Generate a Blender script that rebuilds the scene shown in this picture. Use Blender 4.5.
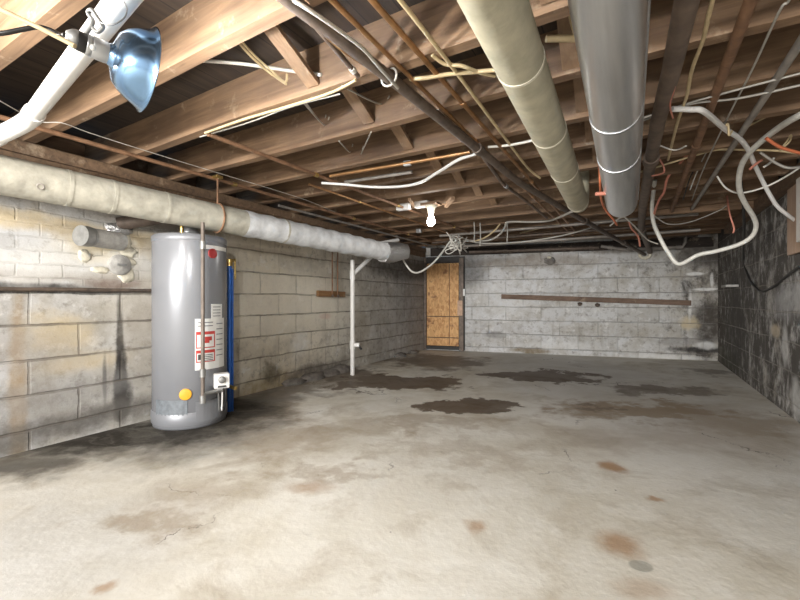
import bpy, math, random
from mathutils import Vector, Matrix
random.seed(7)
for o in list(bpy.data.objects): bpy.data.objects.remove(o)
S = bpy.context.scene
COL = S.collection
# ------------------------------------------------------------------ camera, world, lights
H = 0.82; F = 404.0; TH = math.radians(30.5)
sn, cs = math.sin(TH), math.cos(TH)
cam = bpy.data.cameras.new('camera'); co = bpy.data.objects.new('camera', cam); COL.objects.link(co)
co.location = (0, 0, H); co.rotation_euler = (math.pi/2, 0, TH)
cam.sensor_width = 36; cam.lens = 36*F/800; cam.clip_start = 0.02
S.camera = co
W = bpy.data.worlds.new('world'); S.world = W; W.use_nodes = True
W.node_tree.nodes['Background'].inputs[0].default_value = (0.50, 0.72, 1.0, 1)
W.node_tree.nodes['Background'].inputs[1].default_value = 0.5
BULB_STRENGTH = 450.0          # bulb of the clamp lamp
CEILING_POWER = 22.0            # bare bulb overhead, beside the viewer
FILL_POWER = 225.0            # soft fill lamp added behind the camera to even out the room
S.view_settings.view_transform = 'Standard'; S.view_settings.look = 'None'
S.view_settings.gamma = 1; S.view_settings.use_curve_mapping = False
S.view_settings.exposure = 1.2
la = bpy.data.lights.new('fill_light', 'AREA'); la.shape = 'RECTANGLE'; la.size = 2.6; la.size_y = 0.5
la.energy = FILL_POWER; la.color = (1.0, 0.97, 0.93)
lo = bpy.data.objects.new('fill_light', la); COL.objects.link(lo)  # added fill lamp
lo.location = (-0.9, -4.3, 1.30); lo.rotation_euler = (math.radians(90), 0, 0)

lb = bpy.data.lights.new('ceiling_bulb', 'POINT'); lb.energy = CEILING_POWER; lb.shadow_soft_size = .04; lb.color = (1, .95, .87)
lbo = bpy.data.objects.new('ceiling_bulb', lb); COL.objects.link(lbo); lbo.location = (-1.6, .12, H+.76)   # bare bulb on the ceiling by the viewer
# ------------------------------------------------------------------ measuring helpers
def dirw(px, py):
    u = (px-400)/F; v = (300-py)/F
    return Vector((u*cs - sn, u*sn + cs, v))
CAM = Vector((0, 0, H))
def PD(px, py, d): return CAM + dirw(px, py)*d            # at a distance in front of the viewer
def PH(px, py, h):                                        # at a height above eye level
    r = dirw(px, py); return CAM + r*(h/r.z)
def PY(px, py, y): r = dirw(px, py); return CAM + r*(y/r.y)
def PX(px, py, x): r = dirw(px, py); return CAM + r*(x/r.x)
# ------------------------------------------------------------------ mesh helpers
def catmull(pts, n=8):
    pts = [Vector(p) for p in pts]
    if len(pts) < 3: return pts
    out = []
    for i in range(len(pts)-1):
        p0 = pts[max(i-1, 0)]; p1 = pts[i]; p2 = pts[i+1]; p3 = pts[min(i+2, len(pts)-1)]
        for k in range(n):
            t = k/n
            out.append(0.5*((2*p1)+(p2-p0)*t+(2*p0-5*p1+4*p2-p3)*t*t+(3*p1-p0-3*p2+p3)*t**3))
    out.append(pts[-1]); return out
def frame(t):
    t = t.normalized(); a = Vector((0, 0, 1)) if abs(t.z) < .9 else Vector((1, 0, 0))
    x = t.cross(a).normalized(); return x, x.cross(t).normalized()
class MB:
    def __init__(s): s.v = []; s.f = []; s.sm = []
    def add(s, vs, fs, smooth=False):
        b = len(s.v); s.v += [Vector(v) for v in vs]
        s.f += [tuple(i+b for i in f) for f in fs]; s.sm += [smooth]*len(fs); return s
    def box(s, c, size, M=None, bev=0.0):
        x, y, z = [q/2 for q in size]; c = Vector(c)
        if bev <= 0:
            vs = [Vector((a*x, b*y, d*z)) for a in (-1, 1) for b in (-1, 1) for d in (-1, 1)]
            fs = [(0, 1, 3, 2), (4, 6, 7, 5), (0, 4, 5, 1), (2, 3, 7, 6), (0, 2, 6, 4), (1, 5, 7, 3)]
        else:
            import bmesh
            bm = bmesh.new(); bmesh.ops.create_cube(bm, size=1)
            for v in bm.verts: v.co = Vector((v.co.x*2*x, v.co.y*2*y, v.co.z*2*z))
            bmesh.ops.bevel(bm, geom=bm.edges[:], offset=bev, segments=2, affect='EDGES', profile=.5)
            bm.verts.index_update()
            vs = [v.co.copy() for v in bm.verts]; fs = [tuple(v.index for v in f.verts) for f in bm.faces]; bm.free()
        if M is not None: vs = [M @ v for v in vs]
        return s.add([v+c for v in vs], fs)
    def beam(s, p0, p1, w, h, up=(0, 0, 1), bev=0.0):
        p0 = Vector(p0); p1 = Vector(p1); t = (p1-p0); L = t.length; t.normalize(); up = Vector(up)
        y = up.cross(t).normalized(); z = t.cross(y).normalized()
        M = Matrix((t, y, z)).transposed()
        return s.box((p0+p1)/2, (L, w, h), M, bev)
    def tube(s, path, r, n=10, caps=True, jit=0.0):
        path = [Vector(p) for p in path]; m = len(path); vs = []; fs = []
        x, y = frame(path[1]-path[0])
        for i, p in enumerate(path):
            t = (path[min(i+1, m-1)]-path[max(i-1, 0)]).normalized()
            x = (x - t*x.dot(t)).normalized(); y = t.cross(x)
            rr = r[i] if isinstance(r, (list, tuple)) else r
            for k in range(n):
                a = 2*math.pi*k/n; q = rr*(1+jit*(random.random()-.5))
                vs.append(p + x*math.cos(a)*q + y*math.sin(a)*q)
        for i in range(m-1):
            for k in range(n):
                k2 = (k+1) % n
                fs.append((i*n+k, i*n+k2, (i+1)*n+k2, (i+1)*n+k))
        s.add(vs, fs, True)
        if caps:
            s.add(vs[:n], [tuple(range(n))[::-1]]); s.add(vs[-n:], [tuple(range(n))])
        return s
    def lathe(s, prof, o, axis, n=32, smooth=True, close=False):
        o = Vector(o); t = Vector(axis).normalized(); x, y = frame(t); vs = []; fs = []
        for (r, z) in prof:
            for k in range(n):
                a = 2*math.pi*k/n; vs.append(o + t*z + x*math.cos(a)*r + y*math.sin(a)*r)
        for i in range(len(prof)-1):
            for k in range(n):
                k2 = (k+1) % n; fs.append((i*n+k, i*n+k2, (i+1)*n+k2, (i+1)*n+k))
        return s.add(vs, fs, smooth)
    def ball(s, c, r, sc=(1, 1, 1), jit=0.0, n=14):
        c = Vector(c); vs = []; fs = []; m = n//2
        for i in range(m+1):
            th = math.pi*i/m
            for k in range(n):
                a = 2*math.pi*k/n; q = r*(1+jit*(random.random()-.5))
                vs.append(c+Vector((q*sc[0]*math.sin(th)*math.cos(a), q*sc[1]*math.sin(th)*math.sin(a), q*sc[2]*math.cos(th))))
        for i in range(m):
            for k in range(n):
                k2 = (k+1) % n; fs.append((i*n+k, (i+1)*n+k, (i+1)*n+k2, i*n+k2))
        return s.add(vs, fs, True)
    def build(s, name, mat, parent=None, edge=True):
        if parent is None:
            xs = [v.x for v in s.v]; ys = [v.y for v in s.v]; zs = [v.z for v in s.v]
            org = Vector(((min(xs)+max(xs))/2, (min(ys)+max(ys))/2, min(zs)))
        else:
            r = parent
            while r.parent: r = r.parent
            org = r.location
        me = bpy.data.meshes.new(name)
        me.from_pydata([v-org for v in s.v], [], s.f); me.update()
        for p, k in zip(me.polygons, s.sm): p.use_smooth = k
        me.materials.append(mat)
        o = bpy.data.objects.new(name, me); COL.objects.link(o)
        if parent is None: o.location = org
        else: o.parent = parent
        return o
def tag(o, label, cat, group=None, kind=None):
    if label: o['label'] = label
    if cat: o['category'] = cat
    if group: o['group'] = group
    if kind: o['kind'] = kind
    return o
def thing(name, loc, label, cat, group=None):
    o = bpy.data.objects.new(name, None); COL.objects.link(o); o.location = loc; o.empty_display_size = .05
    return tag(o, label, cat, group)
# ------------------------------------------------------------------ material helpers
class NT:
    def __init__(s, name):
        s.m = bpy.data.materials.new(name); s.m.use_nodes = True; s.t = s.m.node_tree
        s.b = s.t.nodes['Principled BSDF']
    def n(s, typ, **kw):
        nd = s.t.nodes.new(typ)
        for k, v in kw.items(): setattr(nd, k, v)
        return nd
    def put(s, sock, val):
        if isinstance(val, bpy.types.NodeSocket): s.t.links.new(val, sock)
        elif val is not None:
            if isinstance(val, (tuple, list)) and len(val) == 3 and sock.type == 'RGBA': val = (*val, 1)
            sock.default_value = val
    def math(s, op, a, b=None, c=None, clamp=False):
        nd = s.n('ShaderNodeMath', operation=op, use_clamp=clamp)
        for i, q in enumerate((a, b, c)):
            if q is not None: s.put(nd.inputs[i], q)
        return nd.outputs[0]
    def vmath(s, op, a, b=None, scale=None):
        nd = s.n('ShaderNodeVectorMath', operation=op); s.put(nd.inputs[0], a)
        if b is not None: s.put(nd.inputs[1], b)
        if scale is not None: s.put(nd.inputs['Scale'], scale)
        return nd.outputs['Value'] if op in ('LENGTH', 'DISTANCE', 'DOT_PRODUCT') else nd.outputs[0]
    def noise(s, vec, scale, detail=4, rough=.55, color=False, dist=0):
        nd = s.n('ShaderNodeTexNoise'); s.put(nd.inputs['Vector'], vec)
        nd.inputs['Scale'].default_value = scale; nd.inputs['Detail'].default_value = detail
        nd.inputs['Roughness'].default_value = rough; nd.inputs['Distortion'].default_value = dist
        return nd.outputs['Color' if color else 0]
    def rng(s, v, a, b, c=0., d=1., smooth=False):
        nd = s.n('ShaderNodeMapRange'); nd.clamp = True
        if smooth: nd.interpolation_type = 'SMOOTHSTEP'
        s.put(nd.inputs[0], v)
        for i, q in enumerate((a, b, c, d)): s.put(nd.inputs[i+1], q)
        return nd.outputs[0]
    def mix(s, f, a, b, mode='MIX'):
        nd = s.n('ShaderNodeMix', data_type='RGBA', blend_type=mode)
        s.put(nd.inputs[0], f); s.put(nd.inputs[6], a); s.put(nd.inputs[7], b); return nd.outputs[2]
    def obj(s): return s.n('ShaderNodeTexCoord').outputs['Object']
    def scale(s, v, sc):
        nd = s.n('ShaderNodeMapping'); s.put(nd.inputs[0], v); nd.inputs['Scale'].default_value = sc; return nd.outputs[0]
    def rnd(s): return s.n('ShaderNodeObjectInfo').outputs['Random']
    def bump(s, h, st=.3, dist=.01):
        nd = s.n('ShaderNodeBump'); nd.inputs['Strength'].default_value = st; nd.inputs['Distance'].default_value = dist
        s.put(nd.inputs['Height'], h); s.t.links.new(nd.outputs[0], s.b.inputs['Normal'])
    def out(s, col=None, rough=None, metal=None):
        if col is not None: s.put(s.b.inputs['Base Color'], col)
        if rough is not None: s.put(s.b.inputs['Roughness'], rough)
        if metal is not None: s.put(s.b.inputs['Metallic'], metal)
        return s.m
def plain(name, col, rough=.6, metal=0., var=.25, sc=18, bump=.0, emis=None):
    t = NT(name); p = t.obj(); n = t.noise(p, sc, 4)
    dark = tuple(c*(1-var) for c in col); lite = tuple(min(1, c*(1+var*.6)) for c in col)
    c = t.mix(t.rng(n, .3, .7), dark, lite)
    if bump: t.bump(t.noise(p, sc*3, 3), bump, .004)
    if emis:
        t.put(t.b.inputs['Emission Color'], emis[0]); t.b.inputs['Emission Strength'].default_value = emis[1]
    return t.out(c, rough, metal)
def wood(name, axis, dark, lite, rough=.75, sc=1.0, knots=True):
    t = NT(name); p = t.obj()
    off = t.math('MULTIPLY', t.rnd(), 37.0)
    cmb = t.n('ShaderNodeCombineXYZ'); [t.put(cmb.inputs[i], off) for i in range(3)]
    p = t.vmath('ADD', p, cmb.outputs[0])
    st = [22*sc]*3; st[axis] = 1.6*sc
    g = t.noise(t.scale(p, st), 1.6, 6, .62, dist=.6)
    big = t.noise(p, 2.2, 3)
    c = t.mix(t.rng(g, .3, .72), dark, lite)
    c = t.mix(t.rng(big, .42, .7, 0, .55), c, tuple(q*.55 for q in dark))
    c = t.mix(t.math('MULTIPLY', t.rng(t.noise(p, 7, 5, .7), .60, .70), .35), c, (.62, .50, .36))
    st2 = [16*sc]*3; st2[axis] = 3*sc
    c = t.mix(t.rng(t.noise(t.scale(p, st2), 1.2, 2), .70, .76, 0, .6), c, tuple(q*.35 for q in dark))
    t.bump(g, .25, .004)
    return t.out(c, rough)

# ------------------------------------------------------------------ surfaces of the room
def floor_material():
    t = NT('stained_concrete'); p = t.obj()
    vr = t.n('ShaderNodeVectorRotate', rotation_type='Z_AXIS'); t.put(vr.inputs['Vector'], p); vr.inputs['Angle'].default_value = -TH
    q = vr.outputs[0]                                     # x across, y away
    warp = t.vmath('SUBTRACT', t.noise(p, 2.6, 6, .62, color=True), (.5, .5, .5))
    fine = t.vmath('SUBTRACT', t.noise(p, 9, 5, .65, color=True), (.5, .5, .5))
    qw = t.vmath('ADD', q, t.vmath('ADD', t.vmath('MULTIPLY', warp, (1.5, 1.3, 0)), t.vmath('MULTIPLY', fine, (.35, .35, 0))))
    qs = t.vmath('ADD', q, t.vmath('ADD', t.vmath('MULTIPLY', warp, (.8, .7, 0)), t.vmath('MULTIPLY', fine, (.25, .25, 0))))
    def blob(cx, cy, rx, ry, strength, soft=.10, vec=qw):
        d = H*F/(cy-300); d0 = H*F/(cy-ry-300); d1 = H*F/(cy+ry-300); dc = (d0+d1)/2
        c = ((cx-400)/F*d, dc, 0); r = (rx*d/F, (d0-d1)/2)
        m = t.n('ShaderNodeMapping', vector_type='TEXTURE'); t.put(m.inputs[0], vec)
        m.inputs['Location'].default_value = c; m.inputs['Scale'].default_value = (r[0], r[1], 1)
        sep = t.vmath('MULTIPLY', m.outputs[0], (1, 1, 0))
        return t.math('MULTIPLY', t.rng(t.vmath('LENGTH', sep), 1+soft, 1-soft, 0, 1, True), strength)
    def mx(lst):
        r = lst[0]
        for b in lst[1:]: r = t.math('MAXIMUM', r, b)
        return r
    n1 = t.noise(t.scale(q, (1, 1, 1)), 1.1, 7, .6, dist=.8); n2 = t.noise(q, 3.2, 8, .65, dist=.5); n3 = t.noise(q, 30, 5, .6)
    swirl = t.noise(t.scale(t.vmath('ADD', q, t.vmath('MULTIPLY', warp, (.6, .6, 0))), (1.0, 1.9, 1)), 1.7, 8, .66, dist=1.2)
    c = t.mix(t.rng(n1, .36, .64), (.53, .49, .41), (.70, .68, .63))
    c = t.mix(t.rng(swirl, .48, .66, 0, .5), c, (.76, .74, .69))
    c = t.mix(t.rng(n2, .52, .70, 0, .6), c, (.33, .27, .19))
    c = t.mix(t.rng(t.noise(q, 5, 6, .7), .58, .66, 0, .35), c, (.72, .70, .66))
    c = t.mix(t.rng(n3, .60, .80, 0, .28), c, (.28, .22, .16))
    # grey area to the right
    c = t.mix(blob(800, 470, 170, 120, .42, .6, qs), c, (.50, .50, .50))
    c = t.mix(blob(30, 560, 130, 70, .35, .6, qs), c, (.56, .58, .61))
    # old brown stains
    st = mx([blob(150, 522, 50, 12, .55, .7, qs), blob(210, 490, 60, 14, .4, .7, qs), blob(300, 437, 70, 12, .5, .7), blob(330, 470, 50, 8, .45, .7),
             blob(640, 412, 80, 10, .75, .3), blob(740, 425, 60, 12, .55, .6), blob(700, 440, 130, 14, .35, .7), blob(420, 425, 100, 5, .45, .7),
             blob(250, 415, 60, 14, .6, .6), blob(470, 452, 80, 8, .3, .7)])
    c = t.mix(st, c, (.24, .165, .09))
    qr = t.vmath('ADD', q, t.vmath('MULTIPLY', fine, (.10, .10, 0)))
    rust = mx([blob(612, 467, 11, 5, .8, .6, qr), blob(621, 545, 17, 12, .7, .7, qr), blob(475, 527, 9, 6, .6, .7, qr), blob(655, 499, 6, 3, .7, .6, qr), blob(640, 590, 26, 10, .4, .8, qr),
               blob(310, 487, 20, 5, .5, .8, qr), blob(105, 586, 8, 5, .6, .7, qr)])
    c = t.mix(rust, c, (.30, .15, .05))
    c = t.mix(blob(641, 566, 11, 6, .8, .15, q), c, (.30, .29, .25))
    # wet patches
    wet = mx([blob(395, 383, 62, 8, 1), blob(340, 377, 30, 10, .85, .3), blob(440, 362, 42, 8, .85, .25), blob(462, 406, 50, 8.5, 1, .07, qs), blob(540, 376, 60, 4.5, 1, .12),
              blob(640, 388, 30, 4, .8, .2), blob(668, 391, 60, 4.5, .7, .3), blob(720, 373, 30, 3, .6, .3), blob(375, 357, 30, 5, .7, .3), blob(597, 407, 16, 3, .5, .4),
              blob(290, 392, 45, 9, .75, .4)])
    damp = mx([blob(70, 440, 130, 22, 1, .5, qs), blob(185, 425, 85, 30, 1, .5, qs), blob(10, 470, 60, 18, .8, .6, qs), blob(130, 432, 60, 16, .9, .5, qs)])
    dampn = t.math('MULTIPLY', damp, t.rng(swirl, .34, .52, .8, 1))
    c = t.mix(t.math('MULTIPLY', wet, t.rng(n2, .25, .55, .97, .85)), c, (.085, .052, .027))
    c = t.mix(dampn, c, (.034, .029, .023))
    # hairline cracks and specks
    vo = t.n('ShaderNodeTexVoronoi', feature='DISTANCE_TO_EDGE'); t.put(vo.inputs['Vector'], t.vmath('ADD', q, t.vmath('MULTIPLY', warp, (.5, .5, 0)))); vo.inputs['Scale'].default_value = .9
    crack = t.math('MULTIPLY', t.rng(vo.outputs[0], .0018, .004, 1, 0), t.rng(t.noise(q, 1.9, 2), .56, .62))
    speck = t.rng(t.noise(q, 22, 2, .5), .765, .79)
    c = t.mix(t.math('MULTIPLY', t.math('MAXIMUM', crack, speck), .75), c, (.06, .05, .045))
    ro = t.math('SUBTRACT', t.rng(n2, .3, .7, .78, .62), t.math('MULTIPLY', wet, .10))
    t.bump(t.math('ADD', t.math('MULTIPLY', n2, .8), t.math('MULTIPLY', n3, .35)), .25, .02)
    t.b.inputs['Specular IOR Level'].default_value = .25
    return t.out(c, ro)

def wall_material(name, z0, row, bw, cols, stains, mort=.008, brick_below=None, flow=1.0, joint=(.10, .09, .075), joint_amt=.75, dark=None, white=None):
    """cols: list of (x, colour) along the wall; stains: list of (x, z, rx, rz, colour, strength, soft)"""
    t = NT(name); p = t.obj()
    sp = t.n('ShaderNodeSeparateXYZ'); t.put(sp.inputs[0], p); X, Z = sp.outputs[0], sp.outputs[2]
    cmb = t.n('ShaderNodeCombineXYZ'); t.put(cmb.inputs[0], X); t.put(cmb.inputs[1], Z); q = cmb.outputs[0]
    warp = t.vmath('SUBTRACT', t.noise(q, 3.0, 6, .65, color=True), (.5, .5, .5))
    qj = t.vmath('ADD', q, t.vmath('SCALE', warp, scale=.035))
    qw = t.vmath('ADD', q, t.vmath('SCALE', warp, scale=.30))
    def bricks(w, r, m, zz):
        b = t.n('ShaderNodeTexBrick'); b.offset = .5
        t.put(b.inputs['Vector'], t.vmath('SUBTRACT', qj, (0, zz, 0)))
        b.inputs['Color1'].default_value = (.0, .0, .0, 1); b.inputs['Color2'].default_value = (1, 1, 1, 1); b.inputs['Mortar'].default_value = (.5, .5, .5, 1)
        b.inputs['Scale'].default_value = 1; b.inputs['Mortar Size'].default_value = m; b.inputs['Mortar Smooth'].default_value = .5
        b.inputs['Brick Width'].default_value = w; b.inputs['Row Height'].default_value = r; b.inputs['Bias'].default_value = 0
        return b.outputs['Color'], b.outputs['Fac']
    bc, bf = bricks(bw, row, mort, z0)
    if brick_below:                                        # small painted bricks up to x, above z
        c2, f2 = bricks(.21, .073, .006, z0)
        m = t.math('MULTIPLY', t.math('LESS_THAN', X, brick_below[0]), t.math('GREATER_THAN', Z, brick_below[1]))
        bc = t.mix(m, bc, c2); bf = t.math('ADD', t.math('MULTIPLY', bf, t.math('SUBTRACT', 1, m)), t.math('MULTIPLY', f2, t.math('MULTIPLY', m, .4)))
    sq = t.n('ShaderNodeSeparateXYZ'); t.put(sq.inputs[0], qj)          # bed joints show more than the upright ones
    fz = t.math('ABSOLUTE', t.math('SUBTRACT', t.math('FRACT', t.math('ADD', t.math('DIVIDE', t.math('SUBTRACT', sq.outputs[1], z0), row), 20.5)), .5))
    bed = t.rng(fz, mort/row*.5, mort/row*1.2, 1, 0)
    upright = t.math('MULTIPLY', bf, t.rng(t.noise(q, 3.1, 3), .40, .62, .12, .8))
    bf = t.math('MAXIMUM', upright, t.math('MULTIPLY', bf, bed)) if not brick_below else t.math('MAXIMUM', t.math('MULTIPLY', bf, .4), t.math('MAXIMUM', upright, t.math('MULTIPLY', bf, bed)))
    ramp = t.n('ShaderNodeValToRGB'); L = max(c[0] for c in cols) or 1
    t.put(ramp.inputs[0], t.math('DIVIDE', t.math('ADD', X, t.math('MULTIPLY', t.math('SUBTRACT', t.noise(q, 2, 5), .5), 1.0)), L))
    e = ramp.color_ramp.elements
    while len(e) < len(cols): e.new(.5)
    for i, (x, cc) in enumerate(cols): e[i].position = x/L; e[i].color = (*cc, 1)
    c = ramp.outputs[0]
    c = t.mix(.55, c, t.mix(bc, (.66, .64, .60), (1.0, 1.0, 1.0)), 'MULTIPLY')
    n1 = t.noise(q, 4, 7, .65); n2 = t.noise(q, 14, 7, .7); n3 = t.noise(q, 55, 4, .6)
    c = t.mix(t.rng(n1, .46, .66, 0, .55), c, (.40, .36, .29))
    c = t.mix(t.rng(n2, .52, .68, 0, .7), c, (.17, .145, .12))
    c = t.mix(t.rng(t.noise(q, 2.2, 8, .72), .50, .64, 0, .55), c, (.30, .27, .22))
    c = t.mix(t.rng(t.noise(q, 6.5, 7, .7), .56, .66, 0, .65), c, (.80, .80, .79))
    # vertical runs
    run = t.noise(t.scale(q, (9, 1.1, 1)), 1.5, 5, .6)
    c = t.mix(t.math('MULTIPLY', t.rng(run, .58, .70), .35*flow), c, (.20, .165, .13))
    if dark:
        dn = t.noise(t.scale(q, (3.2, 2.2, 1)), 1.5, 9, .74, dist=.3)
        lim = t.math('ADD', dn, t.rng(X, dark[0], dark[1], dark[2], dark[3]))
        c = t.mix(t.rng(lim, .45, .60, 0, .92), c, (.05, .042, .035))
    if white:
        wn = t.math('MULTIPLY', t.rng(t.noise(t.scale(q, (7, 2.6, 1)), 1.5, 8, .74), .55, .64), t.rng(X, white[0], white[1], .3, .8))
        c = t.mix(wn, c, (.72, .71, .69))
    for (x, z, rx, rz, col, s, soft) in stains:
        m = t.n('ShaderNodeMapping', vector_type='TEXTURE'); t.put(m.inputs[0], qw if min(rx, rz) > .06 else t.vmath('ADD', q, t.vmath('SCALE', warp, scale=min(rx, rz)*2.2)))
        m.inputs['Location'].default_value = (x, z, 0); m.inputs['Scale'].default_value = (rx, rz, 1)
        k = t.rng(t.vmath('LENGTH', m.outputs[0]), 1+soft, 1-soft, 0, s, True)
        k = t.math('MULTIPLY', k, t.rng(n2, .3, .55, .62, 1))
        c = t.mix(k, c, col)
    jd = t.math('MULTIPLY', bf, t.rng(t.noise(q, 5, 5, .6), .32, .62, .15, 1))
    c = t.mix(t.math('MULTIPLY', jd, joint_amt), c, joint)
    c = t.mix(t.rng(n3, .62, .8, 0, .4), c, (.12, .10, .09))
    hgt = t.math('SUBTRACT', t.math('ADD', t.math('MULTIPLY', n2, .35), t.math('MULTIPLY', n3, .15)), bf)
    t.bump(hgt, .8, .012)
    return t.out(c, .85)

LW0 = PD(0, 462, 2.1); LW0.z = 0
LW1 = PD(425, 348, 6.7); LW1.z = 0
ldir = (LW1-LW0).normalized(); LWS = LW0 - ldir*5.4                    # start behind the viewer
BR = PD(718, 361, 5.43); BR.z = 0
def on_wall(p, a, d): return (Vector((p.x, p.y, 0))-a).dot(d)
def wall_hit(px, py, a, d):                                            # where a line of sight meets a vertical wall
    n = Vector((d.y, -d.x, 0)); r = dirw(px, py); k = (a-CAM).dot(n)/r.dot(n); return CAM + r*k
def lw(px, py): q = wall_hit(px, py, LW0, ldir); return on_wall(q, LWS, ldir), q.z
bdir = (BR-LW1).normalized()
def bw_(px, py): q = wall_hit(px, py, LW1, bdir); return on_wall(q, LW1, bdir), q.z
RWS = Vector((.92, -4.7, 0)); rdir = Vector((BR.x-.92, BR.y+4.7, 0)).normalized()
def rw(px, py): q = wall_hit(px, py, RWS, rdir); return on_wall(q, RWS, rdir), q.z

def wall(name, a, b, h, mat, inward):
    d = (b-a); L = d.length; mb = MB(); n = 60; m = 16; vs = []; fs = []
    for j in range(m+1):
        for i in range(n+1):
            vs.append((L*i/n, 0, h*j/m))
    for j in range(m):
        for i in range(n):
            k = j*(n+1)+i; fs.append((k, k+1, k+n+2, k+n+1))
    th = .2*inward
    vs2 = [(0, th, 0), (L, th, 0), (L, th, h), (0, th, h)]
    mb.add(vs, fs); k = len(vs)
    me = bpy.data.meshes.new(name)
    me.from_pydata(vs+vs2, [], fs+[(k, k+1, k+2, k+3), (0, n, k+1, k), (m*(n+1), m*(n+1)+n, k+2, k+3)])
    me.materials.append(mat); o = bpy.data.objects.new(name, me); COL.objects.link(o)
    o.location = a; o.rotation_euler = (0, 0, math.atan2(d.y, d.x)); o['kind'] = 'structure'; return o

ls = lambda px, py, rx, rz, col, s, soft: (*lw(px, py), rx, rz, col, s, soft)
bs = lambda px, py, rx, rz, col, s, soft: (*bw_(px, py), rx, rz, col, s, soft)
rs = lambda px, py, rx, rz, col, s, soft: (*rw(px, py), rx, rz, col, s, soft)
YEL = (.66, .54, .34); BLK = (.035, .032, .03); BRN = (.20, .13, .07); WHT = (.82, .82, .80); GRY = (.30, .29, .28)
Ltot = (LW1-LWS).length
x150 = lw(152, 300)[0]
MAT_LEFT = wall_material('painted_block_left', .874, .191, .46,
    [(0, (.66, .66, .66)), (x150-.9, (.62, .63, .65)), (x150, (.62, .60, .56)), (x150+1.0, (.76, .69, .56)), (lw(330, 300)[0], (.74, .70, .61)), (lw(365, 300)[0], (.66, .64, .60)), (Ltot, (.50, .50, .51))],
    [ls(30, 222, .8, .05, YEL, .8, .5), ls(110, 245, .28, .10, YEL, .75, .5), ls(18, 400, .04, .5, (.40, .28, .15), .8, .5), ls(65, 330, .16, .10, YEL, .7, .5), ls(85, 360, .2, .06, YEL, .6, .6),
     ls(120, 345, .020, .34, BLK, 1, .4), ls(121, 380, .034, .26, BLK, 1, .3), ls(123, 400, .05, .16, BLK, 1, .35), ls(105, 380, .012, .14, BLK, .8, .5),
     ls(70, 292, 1.0, .014, BLK, .95, .3), ls(115, 284, .16, .03, (.14, .08, .06), .9, .5), ls(20, 286, .3, .02, BLK, .8, .6), ls(60, 395, .5, .10, GRY, .6, .6), ls(60, 430, .9, .07, (.16, .15, .13), .7, .6),
     ls(270, 385, .4, .10, (.36, .27, .13), .7, .6), ls(270, 372, .10, .08, (.12, .10, .06), .8, .6), ls(325, 316, .10, .03, (.42, .14, .10), .7, .5), ls(320, 368, .5, .07, (.16, .14, .12), .85, .5),
     ls(415, 300, .7, .6, (.16, .16, .16), .55, .6), ls(405, 268, 1.0, .16, (.09, .085, .08), .85, .5), ls(360, 330, .16, .4, (.30, .25, .18), .5, .6), ls(250, 250, .8, .03, (.30, .24, .17), .6, .6), ls(280, 300, 1.1, .34, (.84, .79, .68), .75, .6),
     ls(40, 275, .5, .025, (.30, .25, .20), .6, .6), ls(75, 232, .22, .03, (.34, .28, .20), .6, .6), ls(20, 350, .3, .12, (.34, .31, .28), .5, .7), ls(75, 420, .5, .06, (.14, .13, .12), .7, .6), ls(140, 330, .10, .3, (.35, .31, .26), .6, .6), ls(100, 250, .16, .10, (.70, .62, .44), .7, .4), ls(128, 258, .07, .12, (.80, .76, .66), .8, .4), ls(85, 262, .35, .09, WHT, .55, .6), ls(20, 265, .25, .09, WHT, .5, .6), ls(300, 345, .12, .12, WHT, .5, .6)],
    brick_below=(x150+.2, .90), joint=(.16, .135, .11), joint_amt=.75)
MAT_BACK = wall_material('painted_block_back', .714-.2115*3, .2115, .52,
    [(0, (.62, .63, .65)), (1.2, (.75, .76, .78)), (2.6, (.70, .71, .72)), (3.4, (.60, .60, .59)), ((BR-LW1).length, (.42, .40, .37))],
    [bs(470, 268, .25, .3, (.14, .14, .14), .7, .5), bs(535, 262, .9, .10, (.30, .26, .22), .7, .5), bs(495, 335, .16, .05, GRY, .85, .3), bs(530, 351, .28, .045, (.22, .17, .10), .9, .4),
     bs(560, 346, .5, .05, WHT, .4, .6), bs(707, 325, .16, .35, (.07, .06, .05), .95, .4), bs(690, 323, .10, .09, (.62, .52, .34), .8, .5), bs(700, 350, .35, .035, BLK, .95, .5),
     bs(705, 255, .3, .16, (.08, .07, .06), .9, .5), bs(640, 248, .9, .06, (.16, .14, .12), .8, .5), bs(680, 342, .3, .05, GRY, .7, .5), bs(695, 274, .10, .022, WHT, .95, .3), bs(706, 289, .14, .02, WHT, .95, .4), bs(712, 280, .02, .09, WHT, .8, .4),
     bs(706, 346, .12, .05, WHT, .7, .4), bs(670, 357, .4, .03, WHT, .6, .5), bs(690, 305, .02, .2, WHT, .7, .5), bs(500, 300, .5, .3, WHT, .35, .6)],
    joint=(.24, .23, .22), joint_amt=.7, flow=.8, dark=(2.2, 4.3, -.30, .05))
Rtot = (BR-RWS).length
MAT_RIGHT = wall_material('mouldy_block_right', .10, .2115, .46,
    [(0, (.58, .58, .58)), (Rtot-3.6, (.60, .60, .60)), (Rtot-2, (.52, .51, .49)), (Rtot, (.36, .34, .31))],
    [rs(775, 330, .12, .06, (.60, .50, .36), .7, .4), rs(790, 300, .35, .10, (.55, .55, .55), .6, .6), rs(735, 330, .5, .5, (.05, .045, .04), .8, .6), rs(728, 360, .6, .12, (.05, .05, .03), .7, .6),
     rs(785, 345, .06, .16, WHT, .6, .5), rs(796, 400, .10, .12, WHT, .6, .5)],
    joint=(.46, .43, .38), joint_amt=.5, dark=(Rtot-4.6, Rtot-1.2, .03, .12), white=(Rtot-5, Rtot-.6))

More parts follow.
